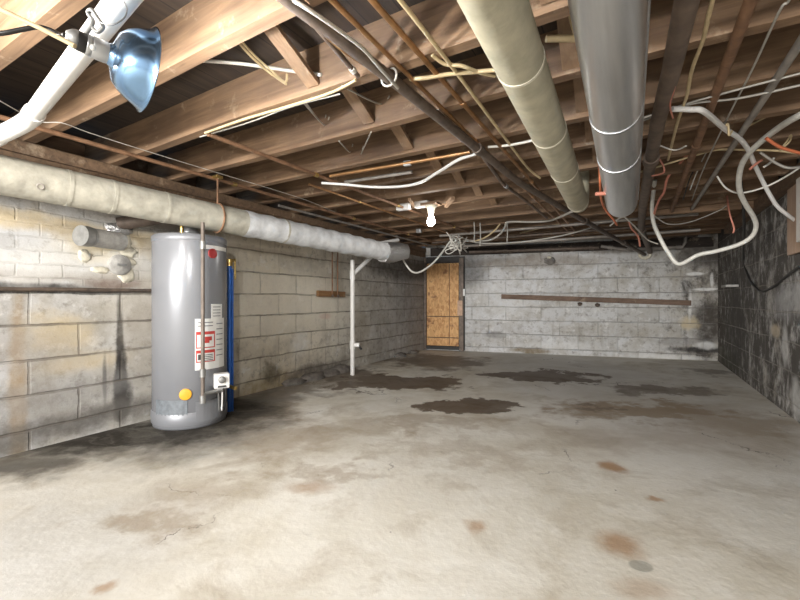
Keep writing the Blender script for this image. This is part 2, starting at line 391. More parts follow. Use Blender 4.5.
me = bpy.data.meshes.new('floor')
me.from_pydata([(-4.2, -4.8, 0), (1.6, -4.8, 0), (1.6, 7.4, 0), (-4.2, 7.4, 0), (-4.2, -4.8, -.1), (1.6, -4.8, -.1), (1.6, 7.4, -.1), (-4.2, 7.4, -.1)], [],
               [(0, 1, 2, 3), (4, 7, 6, 5), (0, 4, 5, 1), (1, 5, 6, 2), (2, 6, 7, 3), (3, 7, 4, 0)])
me.materials.append(floor_material()); fl = bpy.data.objects.new('floor', me); COL.objects.link(fl); fl['kind'] = 'structure'
JB = H+.855; JH = .19; JT = JB+JH
wall('wall_left', LWS, LW1, H+.70, MAT_LEFT, 1)
wall('wall_back', LW1, BR, JT, MAT_BACK, 1)
wall('wall_right', BR, RWS, JT, wall_material and MAT_RIGHT, 1)
# right wall is laid out from its far end: turn its texture so that x runs from the viewer
for o in [bpy.data.objects['wall_right']]:
    o.location = RWS; o.rotation_euler = (0, 0, math.atan2(rdir.y, rdir.x))
    for v in o.data.vertices:
        if v.co.y > .01: v.co.y = -.2

WOODX = wood('rough_joist_wood', 0, (.15, .088, .051), (.32, .205, .12))
WOODY = wood('rough_board_wood', 1, (.14, .08, .045), (.28, .17, .10))
WOODB = wood('bridging_wood', 1, (.22, .135, .08), (.38, .25, .155))
WOODD = wood('dark_old_wood', 0, (.10, .065, .04), (.24, .15, .09))
DARKBEAM = wood('near_black_beam_wood', 0, (.018, .013, .010), (.06, .042, .03))  # near-black tone stands in for the darkness at the far wall top
# subfloor
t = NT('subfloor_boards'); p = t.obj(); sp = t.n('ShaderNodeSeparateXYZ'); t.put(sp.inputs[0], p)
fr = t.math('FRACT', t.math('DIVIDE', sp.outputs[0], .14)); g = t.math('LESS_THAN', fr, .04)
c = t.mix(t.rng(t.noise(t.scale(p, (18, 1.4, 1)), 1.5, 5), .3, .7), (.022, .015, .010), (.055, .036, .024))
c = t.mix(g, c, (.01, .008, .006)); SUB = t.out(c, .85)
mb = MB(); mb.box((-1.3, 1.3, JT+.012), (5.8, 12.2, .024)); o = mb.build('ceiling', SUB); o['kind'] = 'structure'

# ------------------------------------------------------------------ joists and bridging
def wallx_left(y): k = (y-LW0.y)/ldir.y; return LW0.x+ldir.x*k
def wally_back(x): k = (x-LW1.x)/bdir.x; return LW1.y+bdir.y*k
ORD = ['first', 'second', 'third', 'fourth', 'fifth', 'sixth', 'seventh', 'eighth', 'ninth', 'tenth', 'eleventh', 'twelfth', 'thirteenth', 'fourteenth', 'fifteenth', 'sixteenth', 'seventeenth']
JY = [.50, .85, 1.255, 1.655, 2.06]+[2.06+.405*k for k in range(1, 12)]
for i, y in enumerate(JY):
    xr = .915
    xl = wallx_left(y)-.30
    if y > LW1.y-.05: xl = LW1.x+(y+.06-LW1.y)/bdir.y*bdir.x+.02
    mb = MB(); n = 26; w = .045
    # slightly wavy sawn timber: the viewer's side of the joist stands at y
    xs = [xl+(xr-xl)*k/n for k in range(n+1)]; vs = []; fs = []
    for x in xs:
        a = .004*math.sin(3.1*x+i*1.7); b = .004*math.sin(2.3*x+i*2.9)
        vs += [(x, y+a, JB+b+.002), (x, y+w+a, JB+b), (x, y+w+a, JT), (x, y+a, JT)]
    for k in range(n):
        q = 4*k
        for j in range(4): fs.append((q+j, q+(j+1) % 4, q+4+(j+1) % 4, q+4+j))
    fs += [(3, 2, 1, 0), (4*n, 4*n+1, 4*n+2, 4*n+3)]
    mb.add(vs, fs)
    o = mb.build('floor_joist', WOODX)
    where = {0: 'nearest, above the white drain pipe', 1: 'just behind the clamp lamp', 2: 'with a white cable across its face'}.get(i, '%s counting back from the clamp lamp' % ORD[i-1])
    tag(o, 'rough sawn wooden ceiling joist, ' + where, 'joist', 'joists of the ceiling')
nl = Vector((ldir.y, -ldir.x, 0))
mb = MB(); mb.beam(LWS-nl*.07+Vector((0, 0, H+.742)), LW1-nl*.07+Vector((0, 0, H+.742)), .17, .08, bev=.004); mb.build('trim_1', WOODD)['kind'] = 'structure'
mb = MB(); mb.beam(LWS-nl*.06+Vector((0, 0, H+.8185)), LW1-nl*.06+Vector((0, 0, H+.8185)), .17, .07, bev=.004); mb.build('trim_2', WOODD)['kind'] = 'structure'
mb = MB(); mb.beam(LWS-nl*.36+Vector((0, 0, JB+.09)), LW1-nl*.36+Vector((0, 0, JB+.09)), .05, .22); mb.build('trim_3', WOODY)['kind'] = 'structure'
nb0 = Vector((bdir.y, -bdir.x, 0))
mb = MB(); mb.beam(LW1+nb0*.018+bdir*.1+Vector((0, 0, H+.785)), BR+nb0*.018-bdir*.06+Vector((0, 0, H+.785)), .03, .135, bev=.004); mb.build('trim_4', DARKBEAM)['kind'] = 'structure'  # beam added to deepen the dark zone under the far ceiling
# bridging pieces between joists
def brace(x0, x1, ya, yb, flip, i, row):
    mb = MB(); z0, z1 = (JT-.02, JB+.03) if not flip else (JB+.03, JT-.02)
    mb.beam((x0, ya+.047, z0), (x1, yb-.003, z1), .06, .018, up=(0, 0, 1))
    o = mb.build('bridging_brace', WOODB)
    tag(o, 'short diagonal wooden brace, %s back in the %s, %s' % (ORD[i], row, 'rising away' if flip else 'sloping down away'), 'brace', 'bridging between joists')
for i in range(1, 8):
    brace(-1.13, -1.15, JY[i], JY[i+1], False, i-1, 'row by the white cable')
    if i > 2: brace(-1.21, -1.23, JY[i], JY[i+1], True, i-1, 'row by the white cable')
for i in range(1, 6):
    brace(-.20, -.22, JY[i], JY[i+1], False, i-1, 'row beside the tan duct')

# ------------------------------------------------------------------ other materials
STEEL = plain('galvanised_steel', (.55, .56, .57), .38, .85, .15, 9)
INSUL = plain('insulation_canvas', (.43, .41, .345), .8, 0, .3, 13, .8)
PLAST = plain('plaster_wrap', (.60, .61, .62), .8, 0, .22, 18, 1.0)
TAN = plain('tan_duct_wrap', (.47, .44, .33), .7, 0, .2, 14, .35)
CREAM = plain('cream_tape', (.74, .70, .58), .6, 0, .15, 40, .3)
IRON = plain('dark_iron_pipe', (.15, .115, .092), .55, .3, .4, 20, .3)
IRONB = plain('brown_painted_pipe', (.17, .125, .095), .6, .1, .35, 14, .2)
IRONG = plain('weathered_gas_pipe', (.20, .165, .14), .6, .3, .3, 14)
RUST = plain('rusty_pipe', (.27, .15, .085), .65, .25, .4, 16, .3)
COPPER = plain('aged_copper', (.44, .24, .11), .42, .75, .35, 14)
PIPEG = plain('grey_pipe', (.34, .31, .28), .55, .3, .3, 12)
PVC = plain('white_plastic_pipe', (.80, .79, .77), .35, 0, .08, 8)
BLACK = plain('black_plastic', (.018, .017, .017), .4, 0, .3, 20)
WIREW = plain('white_cable', (.76, .74, .68), .5, 0, .12, 20)
WIREY = plain('yellowed_cable', (.58, .46, .27), .55, 0, .2, 20)
WIREG = plain('grey_cable', (.42, .40, .36), .55, 0, .2, 20)
WIREO = plain('orange_cable', (.52, .15, .065), .5, 0, .15, 20)
WIRER = plain('pink_red_wire', (.60, .24, .17), .5, 0, .2, 20)
WIREB = plain('black_wire_and_shadow', (.03, .028, .026), .5, 0, .2, 20)
CONDW = plain('grey_white_conduit', (.62, .61, .56), .45, 0, .12, 30)
HEAT = plain('heater_grey_enamel', (.26, .268, .288), .27, .2, .06, 3)
HEATD = plain('heater_grey_trim', (.25, .258, .277), .4, .25, .1, 6)
HEATP = plain('heater_panel', (.17, .19, .21), .45, 0, .25, 40)
LABEL = plain('white_paper_label', (.80, .80, .78), .5, 0, .05, 30)
RED = plain('red_print', (.55, .06, .05), .5, 0, .1, 30)
INK = plain('black_print', (.06, .06, .06), .5, 0, .1, 30)
ORANGE = plain('orange_sticker', (.85, .40, .03), .45, 0, .08, 30)
MAROON = plain('dark_red_badge', (.38, .04, .04), .4, 0, .1, 30)
BRASS = plain('brass', (.62, .45, .17), .35, .9, .2, 30)
BLUE = plain('blue_plastic_pipe', (.025, .13, .50), .35, 0, .15, 10)
CONC = plain('grey_cement', (.40, .39, .37), .85, 0, .25, 30, .8)
GALV = plain('dull_grey_metal', (.32, .32, .31), .5, .6, .25, 20, .3)
FOAM = plain('pale_filler', (.72, .68, .56), .9, 0, .2, 30, 1.0)
OSB_D = plain('dark_door_frame', (.045, .042, .04), .7, 0, .3, 20)
STONE = plain('broken_stone', (.22, .20, .18), .9, 0, .4, 20, .9)
PLATE = plain('box_enamel', (.66, .62, .58), .45, 0, .05, 6)
PLYB = wood('pink_plywood', 2, (.46, .31, .22), (.58, .42, .31))
t = NT('aluminium_blue_reflection'); p = t.obj()
t.bump(t.noise(p, 60, 2), .05, .002); ALU = t.out((.22, .37, .58), .2, 1.0)  # blue reflected light put into the metal's base colour
t = NT('crumpled_foil'); p = t.obj(); t.bump(t.noise(p, 45, 4, .6), .9, .02); FOIL = t.out((.66, .66, .66), .32, .9)
t = NT('galvanised_duct'); p = t.obj()
c = t.mix(t.rng(t.noise(t.scale(p, (30, 1.2, 30)), 1.2, 4), .3, .7), (.66, .67, .68), (.82, .83, .84))
t.bump(t.noise(p, 9, 3), .1, .01); DUCT = t.out(c, .30, .88)
t = NT('glowing_bulb'); t.put(t.b.inputs['Emission Color'], (1.0, .96, .90)); t.b.inputs['Emission Strength'].default_value = BULB_STRENGTH
BULBM = t.out((.9, .9, .9), .3)
t = NT('frosted_bulb_glass'); BULB2 = t.out((.86, .87, .88), .25)
t.put(t.b.inputs['Emission Color'], (1, .97, .92)); t.b.inputs['Emission Strength'].default_value = 34.0
# osb board
t = NT('osb_board'); p = t.obj()
vo = t.n('ShaderNodeTexVoronoi'); t.put(vo.inputs['Vector'], t.vmath('ADD', t.scale(p, (30, 30, 14)), t.vmath('SCALE', t.noise(p, 9, 4, color=True), scale=2.5))); vo.inputs['Scale'].default_value = 1.4
hv = t.n('ShaderNodeSeparateColor'); t.put(hv.inputs[0], vo.outputs['Color'])
c = t.mix(hv.outputs[0], (.52, .25, .085), (.78, .47, .20)); c = t.mix(t.rng(t.noise(p, 7, 3), .62, .7), c, (.30, .13, .05))
t.bump(hv.outputs[0], .2, .004); OSB = t.out(c, .6)

# ------------------------------------------------------------------ ducts and big pipes
def off(p, v): return Vector(p)+Vector(v)
# large insulated pipe along the left wall
WP = []
for (px, h) in ((-150, .625), (0, .625), (100, .625), (200, .62), (300, .61), (392, .55)):
    py = {-150: 136, 0: 166.5, 100: 184, 200: 201.5, 300: 223, 392: 253}[px]
    WP.append(PH(px, py, h if px < 390 else .50))
wp_dir = (WP[4]-WP[1]).normalized()
a0 = WP[1]-wp_dir*1.2; a1 = WP[5]
root = thing('insulated_pipe', a0, 'long canvas wrapped pipe running along the left wall above the water heater', 'pipe')
def wpt(px):   # point of the axis seen at image column px
    best = None
    for k in range(600):
        p = a0.lerp(a1, k/599); q = p-CAM; f = -q.x*sn+q.y*cs; l = q.x*cs+q.y*sn
        if f > .05:
            e = abs(400+F*l/f-px)
            if best is None or e < best[0]: best = (e, k/599)
    return a0.lerp(a1, best[1]), best[1]
R = .094
s1 = wpt(243)[1]
def seg(u0, u1, r, n=24, jit=0., steps=14):
    return MB().tube([a0.lerp(a1, u0+(u1-u0)*k/steps) for k in range(steps+1)], r, n, True, jit)
seg(0, s1, R, 28, .012, 20).build('canvas_jacket', INSUL, root)
rr = [R*(.98+.05*math.sin(k*2.1)+.03*random.random()) for k in range(31)]
o = MB().tube([a0.lerp(a1, s1+(.985-s1)*k/30) for k in range(31)], rr, 28, True, .035).build('plaster_jacket', PLAST, root); o['label'] = 'white plaster coated length'
for px in (66, 110, 163, 282):
    u = wpt(px)[1]; seg(u, u+.004, R*1.025, 28, 0, 1).build('seam_band', INSUL, root)
hk = wpt(43)[0]+Vector((.062, -.02, -.04)); nv = Vector((.85, -.35, -.38)).normalized(); hk = wpt(43)[0]+nv*R
x_, y_ = frame(nv); MB().tube([hk+nv*.006+(x_*math.cos(a)+y_*math.sin(a))*.013 for a in [k*.45 for k in range(15)]], .003, 6).build('wire_hook', PIPEG, root)
e = a1; MB().tube([e-wp_dir*.14, e-wp_dir*.02, e+wp_dir*.06+Vector((.03, .02, .02)), e+wp_dir*.16+Vector((.05, 0, .03))], [.104, .11, .10, .085], 20, True, .16).build('foil_end', FOIL, root)
# strap hanger on the pipe
q = wpt(218)[0]
root = thing('pipe_hanger', off(q, (0, 0, R)), 'rusty strap hanger holding the canvas pipe up to the joists', 'hanger')
ring = [q+Vector((math.cos(a)*R*1.04*-wp_dir.y*-1, 0, 0))*0 + Vector((wp_dir.y, -wp_dir.x, 0))*math.cos(a)*R*1.045+Vector((0, 0, 1))*math.sin(a)*R*1.045 for a in [k*math.pi/14 for k in range(29)]]
MB().tube(ring, .007, 6).build('loop', RUST, root)
MB().tube([off(q, (0, 0, R)), Vector((q.x, q.y, JB+.01))], .007, 8).build('rod', RUST, root)
MB().box((q.x, q.y, JB-.012), (.05, .05, .02), bev=.003).build('clip', BRASS, root)

def duct(name, a, b, r, mat, label, band_mat, bands, tip_mat, up=True):
    a = Vector(a); b = Vector(b); d = (b-a).normalized()
    root = thing(name, a, label, 'duct')
    elbow = [b+d*(.10*math.sin(q))+Vector((0, 0, .10*(1-math.cos(q)))) for q in [k*math.pi/2/6 for k in range(1, 7)]]
    path = [a.lerp(b, k/16) for k in range(17)]
    MB().tube(path, r, 36, True).build('duct_body', mat, root)
    if up:
        top = JT-.01; last = elbow[-1]
        MB().tube([b-d*.005]+elbow+[Vector((last.x, last.y, max(last.z+.01, JB+.1)))], r*.985, 32, True).build('elbow', tip_mat, root)
    for u in bands:
        p = a.lerp(b, u); MB().tube([p-d*.006, p+d*.006], r*1.02, 36, True).build('joint_band', band_mat, root)
    return root
# tan wrapped duct
ta = PH(494, 0, .70); tb = PH(578, 203, .70); td = (tb-ta).normalized()
ta2 = ta-td*.9
L_ = (tb-ta2).length
ub = lambda py, px: (PH(px, py, .64)-ta2).length/L_
duct('wrapped_duct', ta2, tb, .070, TAN, 'tan wrapped round duct under the joists, left of the bare metal duct', CREAM, [ub(82, 522), ub(145, 552), ub(180, 567), .985], TAN)
# bare galvanised duct
fa = PD(608, 0, .93); fb = PD(621.5, 203, 2.36); fd = (fb-fa).normalized(); fa2 = fa-fd*.75; L2 = (fb-fa2).length
fb2 = fb
root = duct('metal_duct', fa2, fb2, .081, DUCT, 'shiny bare metal round duct sloping down under the joists', STEEL, [(PD(617, 108, 1.39)-fa2).length/L2, (PD(619, 160, 1.72)-fa2).length/L2], DUCT, up=True)
MB().tube([p+Vector((.0805, 0, .01)) for p in (fa2, fb2)], .006, 6).build('seam', STEEL, root)

def pipe(name, pts, r, mat, label, cat='pipe', n=12, smooth=False, couplings=(), cm=None, group=None):
    path = catmull(pts, 8) if smooth else [Vector(p) for p in pts]
    if not couplings: return tag(MB().tube(path, r, n).build(name, mat), label, cat, group)
    root = thing(name, path[0], label, cat, group)
    MB().tube(path, r, n).build('pipe_run', mat, root)
    L = [0]
    for i in range(len(path)-1): L.append(L[-1]+(path[i+1]-path[i]).length)
    for u in couplings:
        s = u*L[-1]; i = max(k for k in range(len(path)-1) if L[k] <= s); d = (path[i+1]-path[i]).normalized(); p = path[i]+d*(s-L[i])
        MB().tube([p-d*r*1.3, p+d*r*1.3], r*1.32, n).build('coupling', cm or mat, root)
    return root
def hp(lst): return [PH(*q) for q in lst]
def straight(px, py, h, y0, y1, dx=0):
    p = PH(px, py, h); return [Vector((p.x-dx*(p.y-y0), y0, p.z)), Vector((p.x+dx*(y1-p.y), y1, p.z))]
# dark soil pipe running back to the far wall, and its twin on the right
wx, wz = bw_(645, 256)
wallp = LW1+bdir*wx
pA = PH(290, 0, .825); pB = PH(400, 86, .825); pC = PD(520, 183, 2.78); pD_ = PD(600, 230, 4.05); 
pE = Vector((wallp.x, wallp.y+.02, wz+.02))
d0 = (pA-pB).normalized()
root = pipe('soil_pipe', [pA+d0*1.0, pA, pB, pC, pD_, pE], .022, IRON, 'dark iron drain pipe running from front to back wall, strapped with wires', n=16, couplings=(.33, .62, .82), cm=IRON)
def strap_on(root, p, r, mat):
    MB().tube([p+Vector((math.cos(a)*r, 0, math.sin(a)*r)) for a in [k*.45 for k in range(15)]], .004, 6).build('strap', mat, root)
strap_on(root, PH(389, 77, .825), .033, WIREW)
pipe('soil_pipe', [PH(695, -36, .80), PH(687, 0, .80), PH(672, 68, .80), PH(658, 121, .80), PD(643, 205, 3.25), PD(641, 228, 4.2), Vector((wallp.x+.06, wallp.y-.0, wz+.05))], .031, IRONB, 'thick dark brown drain pipe right beside the bare metal duct', n=16, couplings=(.27, .7))
tag(MB().tube(catmull([pE+Vector((math.cos(a)*.062, -.035, math.sin(a)*.05)) for a in [2.6+k*.45 for k in range(10)]], 4), .022, 8, True, .5).build('mortar_patch', FOAM), 'pale mortar ring where the drain pipes enter the back wall', 'mortar')
# copper and cable lines running back
pipe('copper_pipe', straight(350, 18, .842, -.4, 5.7), .0085, COPPER, 'thin copper pipe right next to the dark iron drain pipe', couplings=(.4, .62))
pipe('copper_pipe', straight(372, 0, .842, -.4, 5.4, -.005), .0095, COPPER, 'thin copper pipe midway between drain pipe and yellowed cable', couplings=(.35, .58))
pipe('electric_cable', hp([(384, -20, .845), (400, 0, .845), (433, 42, .843), (468, 88, .843), (505, 138, .843), (528, 168, .838), (540, 178, .82)]), .007, WIREY, 'straight yellowed cable left of the tan duct', 'cable', smooth=True)
# pipes above the canvas pipe
pipe('water_pipe', straight(31, 126, .838, .2, 5.9), .0125, RUST, 'long rusty pipe close above the canvas wrapped pipe', couplings=(.3, .55, .75), cm=BRASS)
pipe('water_pipe', straight(300, 211, .842, 2.55, 5.95), .011, PIPEG, 'grey pipe beside the long rusty one, starting at the strap hanger', couplings=(.3, .6))
pipe('water_pipe', straight(205, 133, .84, 1.27, 5.6, .02), .0115, RUST, 'rusty pipe starting under the joist with the white cable', couplings=(.18, .42, .7), cm=BRASS)
pipe('water_pipe', straight(300, 181, .844, 2.2, 5.3), .009, COPPER, 'copper pipe alongside the rusty middle pipe', couplings=(.2,), cm=BRASS)
pipe('thin_wire', hp([(0, 101, .828), (38, 121, .828), (62, 123, .83), (90, 133, .83), (140, 149, .83), (205, 169, .83), (300, 198, .83), (335, 212, .83)]), .0022, WIREG, 'thin pale wire running along above the rusty pipe', 'wire', n=6, smooth=True)
pipe('water_pipe', [PH(284, -10, .83), PH(302, 10, .835), PH(358, 76, .845)], .009, IRONB, 'dark thin pipe left of the iron drain pipe', couplings=(.9,), cm=WIREW)
pipe('electric_cable', hp([(290, 0, .835), (318, 28, .82), (345, 52, .815), (380, 74, .82), (395, 84, .80)]), .006, COPPER, 'brown cable hanging along the dark drain pipe', 'cable', n=8, smooth=True)
pipe('electric_cable', hp([(283, -6, .83), (306, 8, .80), (330, 24, .795), (362, 48, .79), (380, 68, .785), (398, 88, .785)]), .006, WIREG, 'grey cable tied below the dark drain pipe', 'cable', n=8, smooth=True)
# pipes on the right
pipe('water_pipe', straight(751, 0, .83, -.2, 4.6), .018, RUST, 'brown rusty pipe between the thick drain pipe and the grey pipe', couplings=(.6,))
pipe('water_pipe', straight(798, 46, .83, .4, 4.7, -.01), .014, PIPEG, 'grey pipe nearest the electrical box', couplings=(.3,))
pipe('thin_wire', hp([(800, -18, .84), (788, 2, .84), (779, 12, .838), (752, 70, .84), (726, 121, .84), (703, 170, .838), (692, 200, .83)]), .0038, WIREG, 'thin grey wire between the brown and grey pipes', 'wire', n=6, smooth=True)
pipe('electric_cable', hp([(716, -12, .83), (709, 14, .83), (703, 40, .83), (692, 70, .825), (687, 95, .82), (681, 112, .81), (676, 128, .80), (668, 160, .80)]), .0065, WIREY, 'yellowed cable hanging right of the thick drain pipe', 'cable', n=8, smooth=True)
pipe('electric_cable', hp([(695, -5, .80), (691, 25, .80), (682, 45, .79), (679, 65, .785), (674, 90, .78), (670, 105, .775), (673, 118, .77)]), .0035, WIRER, 'thin pink wire along the thick drain pipe', 'wire', n=6, smooth=True)
# ---- wood pieces
pl = PH(640, 212, .80); pr = PH(770, 203, .80)
tag(MB().beam(PY(640, 213, 4.55), PY(772, 203, 4.55), .04, .07, bev=.004).build('hanging_board', WOODX), 'long pale board crossing the dark ceiling near the back right corner', 'board')
# ------------------------------------------------------------------ white PVC drain with elbow (top left)
root = thing('plastic_drain', PD(45, 110, 1.57), 'white plastic drain pipe with elbow, hanging top left under the joists', 'drain pipe')
q0 = PH(122, 0, .742); q1 = PH(32, 116, .742); dd = (q0-q1).normalized()
MB().tube([q1, q0+dd*.5], .030, 28).build('pipe_run', PVC, root)
e1 = PD(17, 127, 1.70); e2 = PD(-8, 139, 1.78); e3 = PD(-40, 150, 1.9)
MB().tube([q1+dd*.05, q1+dd*.0], .0355, 28).build('collar', PVC, root)
MB().tube(catmull([q1+dd*.02, q1-dd*.05, e1, e2], 6), .0335, 28).build('elbow', PVC, root)
MB().tube([e2+(e1-e2).normalized()*.05, e2], .037, 28).build('collar', PVC, root)
MB().tube([e2, e3, PD(-90, 175, 2.1)], .030, 24).build('pipe_run', PVC, root)
for (k, w_) in ((.10, .0012), (.30, .0012)):
    xx, yy = frame(dd); pass
blk = q0+dd*.13
MB().tube([blk-dd*.03, blk+dd*.09], .034, 24).build('rubber_coupling', BLACK, root)

# ------------------------------------------------------------------ clamp lamp
sock = PD(72, 38, .92); mouth = PD(146, 70, 1.03)
ax = (mouth-sock).normalized()
def lp(s): return sock+ax*s
LL = (mouth-sock).length
root = thing('clamp_lamp', sock, 'shiny metal clamp work lamp with bell reflector clipped to white drain pipe', 'lamp')
R0 = .116
def bell(tk):
    pr = [(0.0226, LL*.44), (0.0261, LL*.50), (0.0383, LL*.53), (0.0574, LL*.57), (0.0722, LL*.66), (0.0827, LL*.77), (0.0905, LL*.88), (0.0957, LL*.95), (0.1022, LL*1.0), (0.1053, LL*1.01)]
    return pr
pr = bell(0); inner = [(r-.0022, z+.0015) for r, z in pr][::-1]
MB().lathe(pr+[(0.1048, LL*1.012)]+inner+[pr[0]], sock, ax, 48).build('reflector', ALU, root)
MB().lathe([(0, LL*.24), (0.0222, LL*.24), (0.0244, LL*.26), (0.0244, LL*.42), (0.0231, LL*.46), (0.0231, LL*.47), (0, LL*.47)], sock, ax, 28).build('neck', STEEL, root)
MB().lathe([(0, LL*.05), (0.0204, LL*.05), (0.0218, LL*.07), (0.0218, LL*.26), (0, LL*.26)], sock, ax, 24).build('socket', BLACK, root)
MB().lathe([(0.0222, LL*.17), (0.0233, LL*.18), (0.0233, LL*.235), (0.0222, LL*.24)], sock, ax, 24).build('collar', STEEL, root)
MB().lathe([(0, -LL*.08), (0.0104, -LL*.08), (0.0183, -LL*.02), (0.0213, LL*.03), (0.0213, LL*.06), (0, LL*.06)], sock, ax, 24).build('end_cap', GALV, root)
kn = lp(LL*.40)+Vector((.35, -.85, -.25)).normalized()*.030
MB().ball(kn, .008).build('thumb_screw', PVC, root)
# bulb
bp = [(0, LL*.50), (0.0122, LL*.50), (0.0130, LL*.58), (0.0226, LL*.74), (0.0287, LL*.88), (0.0291, LL*.98), (0.0244, LL*1.08), (0.0139, LL*1.15), (0.0, LL*1.17)]
MB().lathe(bp, sock, ax, 20).build('bulb', BULBM, root)
# spring clamp: bent wire and jaws around the drain
cl = lp(LL*.16)
jaw = PD(96, 30, 0.97)
MB().tube(catmull([cl+Vector((0, 0, .02)), PD(93, 22, 0.94), PD(88, 13, 0.95), PD(92, 10, 0.94), PD(99, 20, 0.93), PD(103, 27, 0.94), PD(97, 32, 0.94), PD(91, 26, 0.94)], 6), .0045, 8).build('clamp', GALV, root)
MB().tube(catmull([PD(99, 22, 0.93), PD(112, 25, 0.92), PD(124, 18, 0.93), PD(127, 9, 0.94), PD(124, 2, 0.95)], 6), .0016, 6).build('clamp_wire', GALV, root)
MB().tube(catmull([lp(-LL*.08), PD(60, 35, 0.93), PD(50, 30, 0.93), PD(37, 27, 0.92), PD(20, 30, 0.91), PD(0, 33.5, 0.90), PD(-40, 36, 0.89)], 6), .0052, 8).build('cord', BLACK, root)
pipe('electric_cable', [PD(-30, -6, .86), PD(0, 9, .86), PD(40, 28, .86), PD(75, 46, .86)], .0048, WIREY, 'stiff yellowed cable crossing in front of the white drain, top left', 'cable', n=8)

# ------------------------------------------------------------------ water heater
hc = PD(190.5, 420, 2.76); hc.z = 0; HR = .228; HT = H+.425
root = thing('water_heater', hc, 'tall grey cylindrical water heater standing by the left wall', 'water heater')
MB().lathe([(0, .012), (HR-.01, .012), (HR, .02), (HR, HT-.03), (HR-.006, HT-.012), (HR-.02, HT-.004), (.05, HT+.004), (0, HT+.004)], hc, (0, 0, 1), 64).build('tank', HEAT, root)
MB().lathe([(0, 0), (HR-.006, 0), (HR-.004, .012), (HR+.004, .03), (HR+.004, .10), (HR, .105)], hc, (0, 0, 1), 64).build('base_ring', HEATD, root)
MB().lathe([(HR, HT-.045), (HR+.003, HT-.04), (HR+.003, HT-.01), (HR-.01, HT)], hc, (0, 0, 1), 64).build('top_rim', HEATD, root)
MB().lathe([(0, 0), (.038, 0), (.038, .02), (.06, .028), (.06, .034), (.034, .075), (.034, .10), (0, .10)], hc+Vector((0, 0, HT)), (0, 0, 1), 28).build('draft_hood', STEEL, root)
toc = Vector((-hc.x, -hc.y, 0)).normalized()
lat = Vector((toc.y*-1, toc.x, 0))                       # to the right of the heater seen from the front
if (lat.x*cs+lat.y*sn) < 0: lat = -lat
MB().tube([hc-lat*.05+toc*.12+Vector((0, 0, HT-.01)), hc-lat*.05+toc*.12+Vector((0, 0, HT+.07))], .012, 12).build('nipple', BRASS, root)
def skin(px, py, lift=.002):                             # point of the tank wall seen at a pixel
    r = dirw(px, py); a = r.x**2+r.y**2; b = -2*(r.x*hc.x+r.y*hc.y); c_ = hc.x**2+hc.y**2-(HR+lift)**2
    k = (-b-math.sqrt(max(0, b*b-4*a*c_)))/(2*a); return CAM+r*k
def sticker(name, px0, px1, py0, py1, mat, lift=.003, parent=None, n=8):
    A = skin(px0, (py0+py1)/2, lift); B = skin(px1, (py0+py1)/2, lift)
    a0_ = math.atan2(A.y-hc.y, A.x-hc.x); a1_ = math.atan2(B.y-hc.y, B.x-hc.x)
    zt = skin((px0+px1)/2, py0).z; zb = skin((px0+px1)/2, py1).z; vs = []; fs = []
    for i in range(n+1):
        a = a0_+(a1_-a0_)*i/n
        for r_, z in ((HR+lift, zb), (HR+lift, zt), (HR-.001, zt), (HR-.001, zb)): vs.append((hc.x+r_*math.cos(a), hc.y+r_*math.sin(a), z))
    for i in range(n):
        q = 4*i
        for j in range(4): fs.append((q+j, q+4+j, q+4+(j+1) % 4, q+(j+1) % 4))
    fs += [(0, 1, 2, 3), (4*n+3, 4*n+2, 4*n+1, 4*n)]
    return MB().add(vs, fs).build(name, mat, parent or root)
def disc(name, px, py, rad, mat):
    p = skin(px, py, .0); nrm = Vector((p.x-hc.x, p.y-hc.y, 0)).normalized()
    return MB().lathe([(rad, -.01), (rad, .005), (rad*.9, .0065), (0, .0065)], p, nrm, 28).build(name, mat, root)
o = sticker('warning_label', 195, 224, 318.5, 369, LABEL, .003); lab = o; o['label'] = 'white warning label'
sticker('label_border', 196, 215, 331.5, 348, RED, .004, lab); sticker('label_panel', 197, 214, 334.5, 347, LABEL, .0047, lab)
sticker('label_border', 196, 215, 350, 362, RED, .004, lab); sticker('label_panel', 197, 214, 353, 361, LABEL, .0047, lab)
sticker('label_pictogram', 205, 212, 336.5, 340.5, RED, .0056, lab); sticker('label_pictogram', 203, 209.5, 340.5, 343, RED, .0056, lab)
sticker('label_pictogram', 198, 202.5, 354.5, 360, INK, .0056, lab)
for k in range(4): sticker('text_line', 204, 213, 354.3+k*1.7, 355.0+k*1.7, INK, .0056, lab)
for k in range(7): sticker('text_line', 216.5, 222.5, 323+k*5.2, 323.9+k*5.2, HEATD, .004, lab)
for k in range(2): sticker('text_line', 198, 213, 322+k*3.4, 323+k*3.4, HEATD, .004, lab)
o = sticker('rating_label', 211.5, 222, 304, 320, LABEL, .0035); o['label'] = 'small white label'
for k in range(4): sticker('text_line', 213, 220.5, 306.5+k*3, 307.3+k*3, HEATD, .0045, o)
disc('orange_sticker', 185.5, 394.5, .036, ORANGE)
disc('round_badge', 212.5, 253.5, .032, MAROON)
# band near the top
sticker('top_stripe', 200, 226, 245.5, 249.5, LABEL, .002, n=10)
# energy plate and access panel
o = sticker('access_panel', 156, 187.5, 401, 416, HEATP, .004)
sticker('access_panel', 196, 221, 400, 420, HEATD, .008)
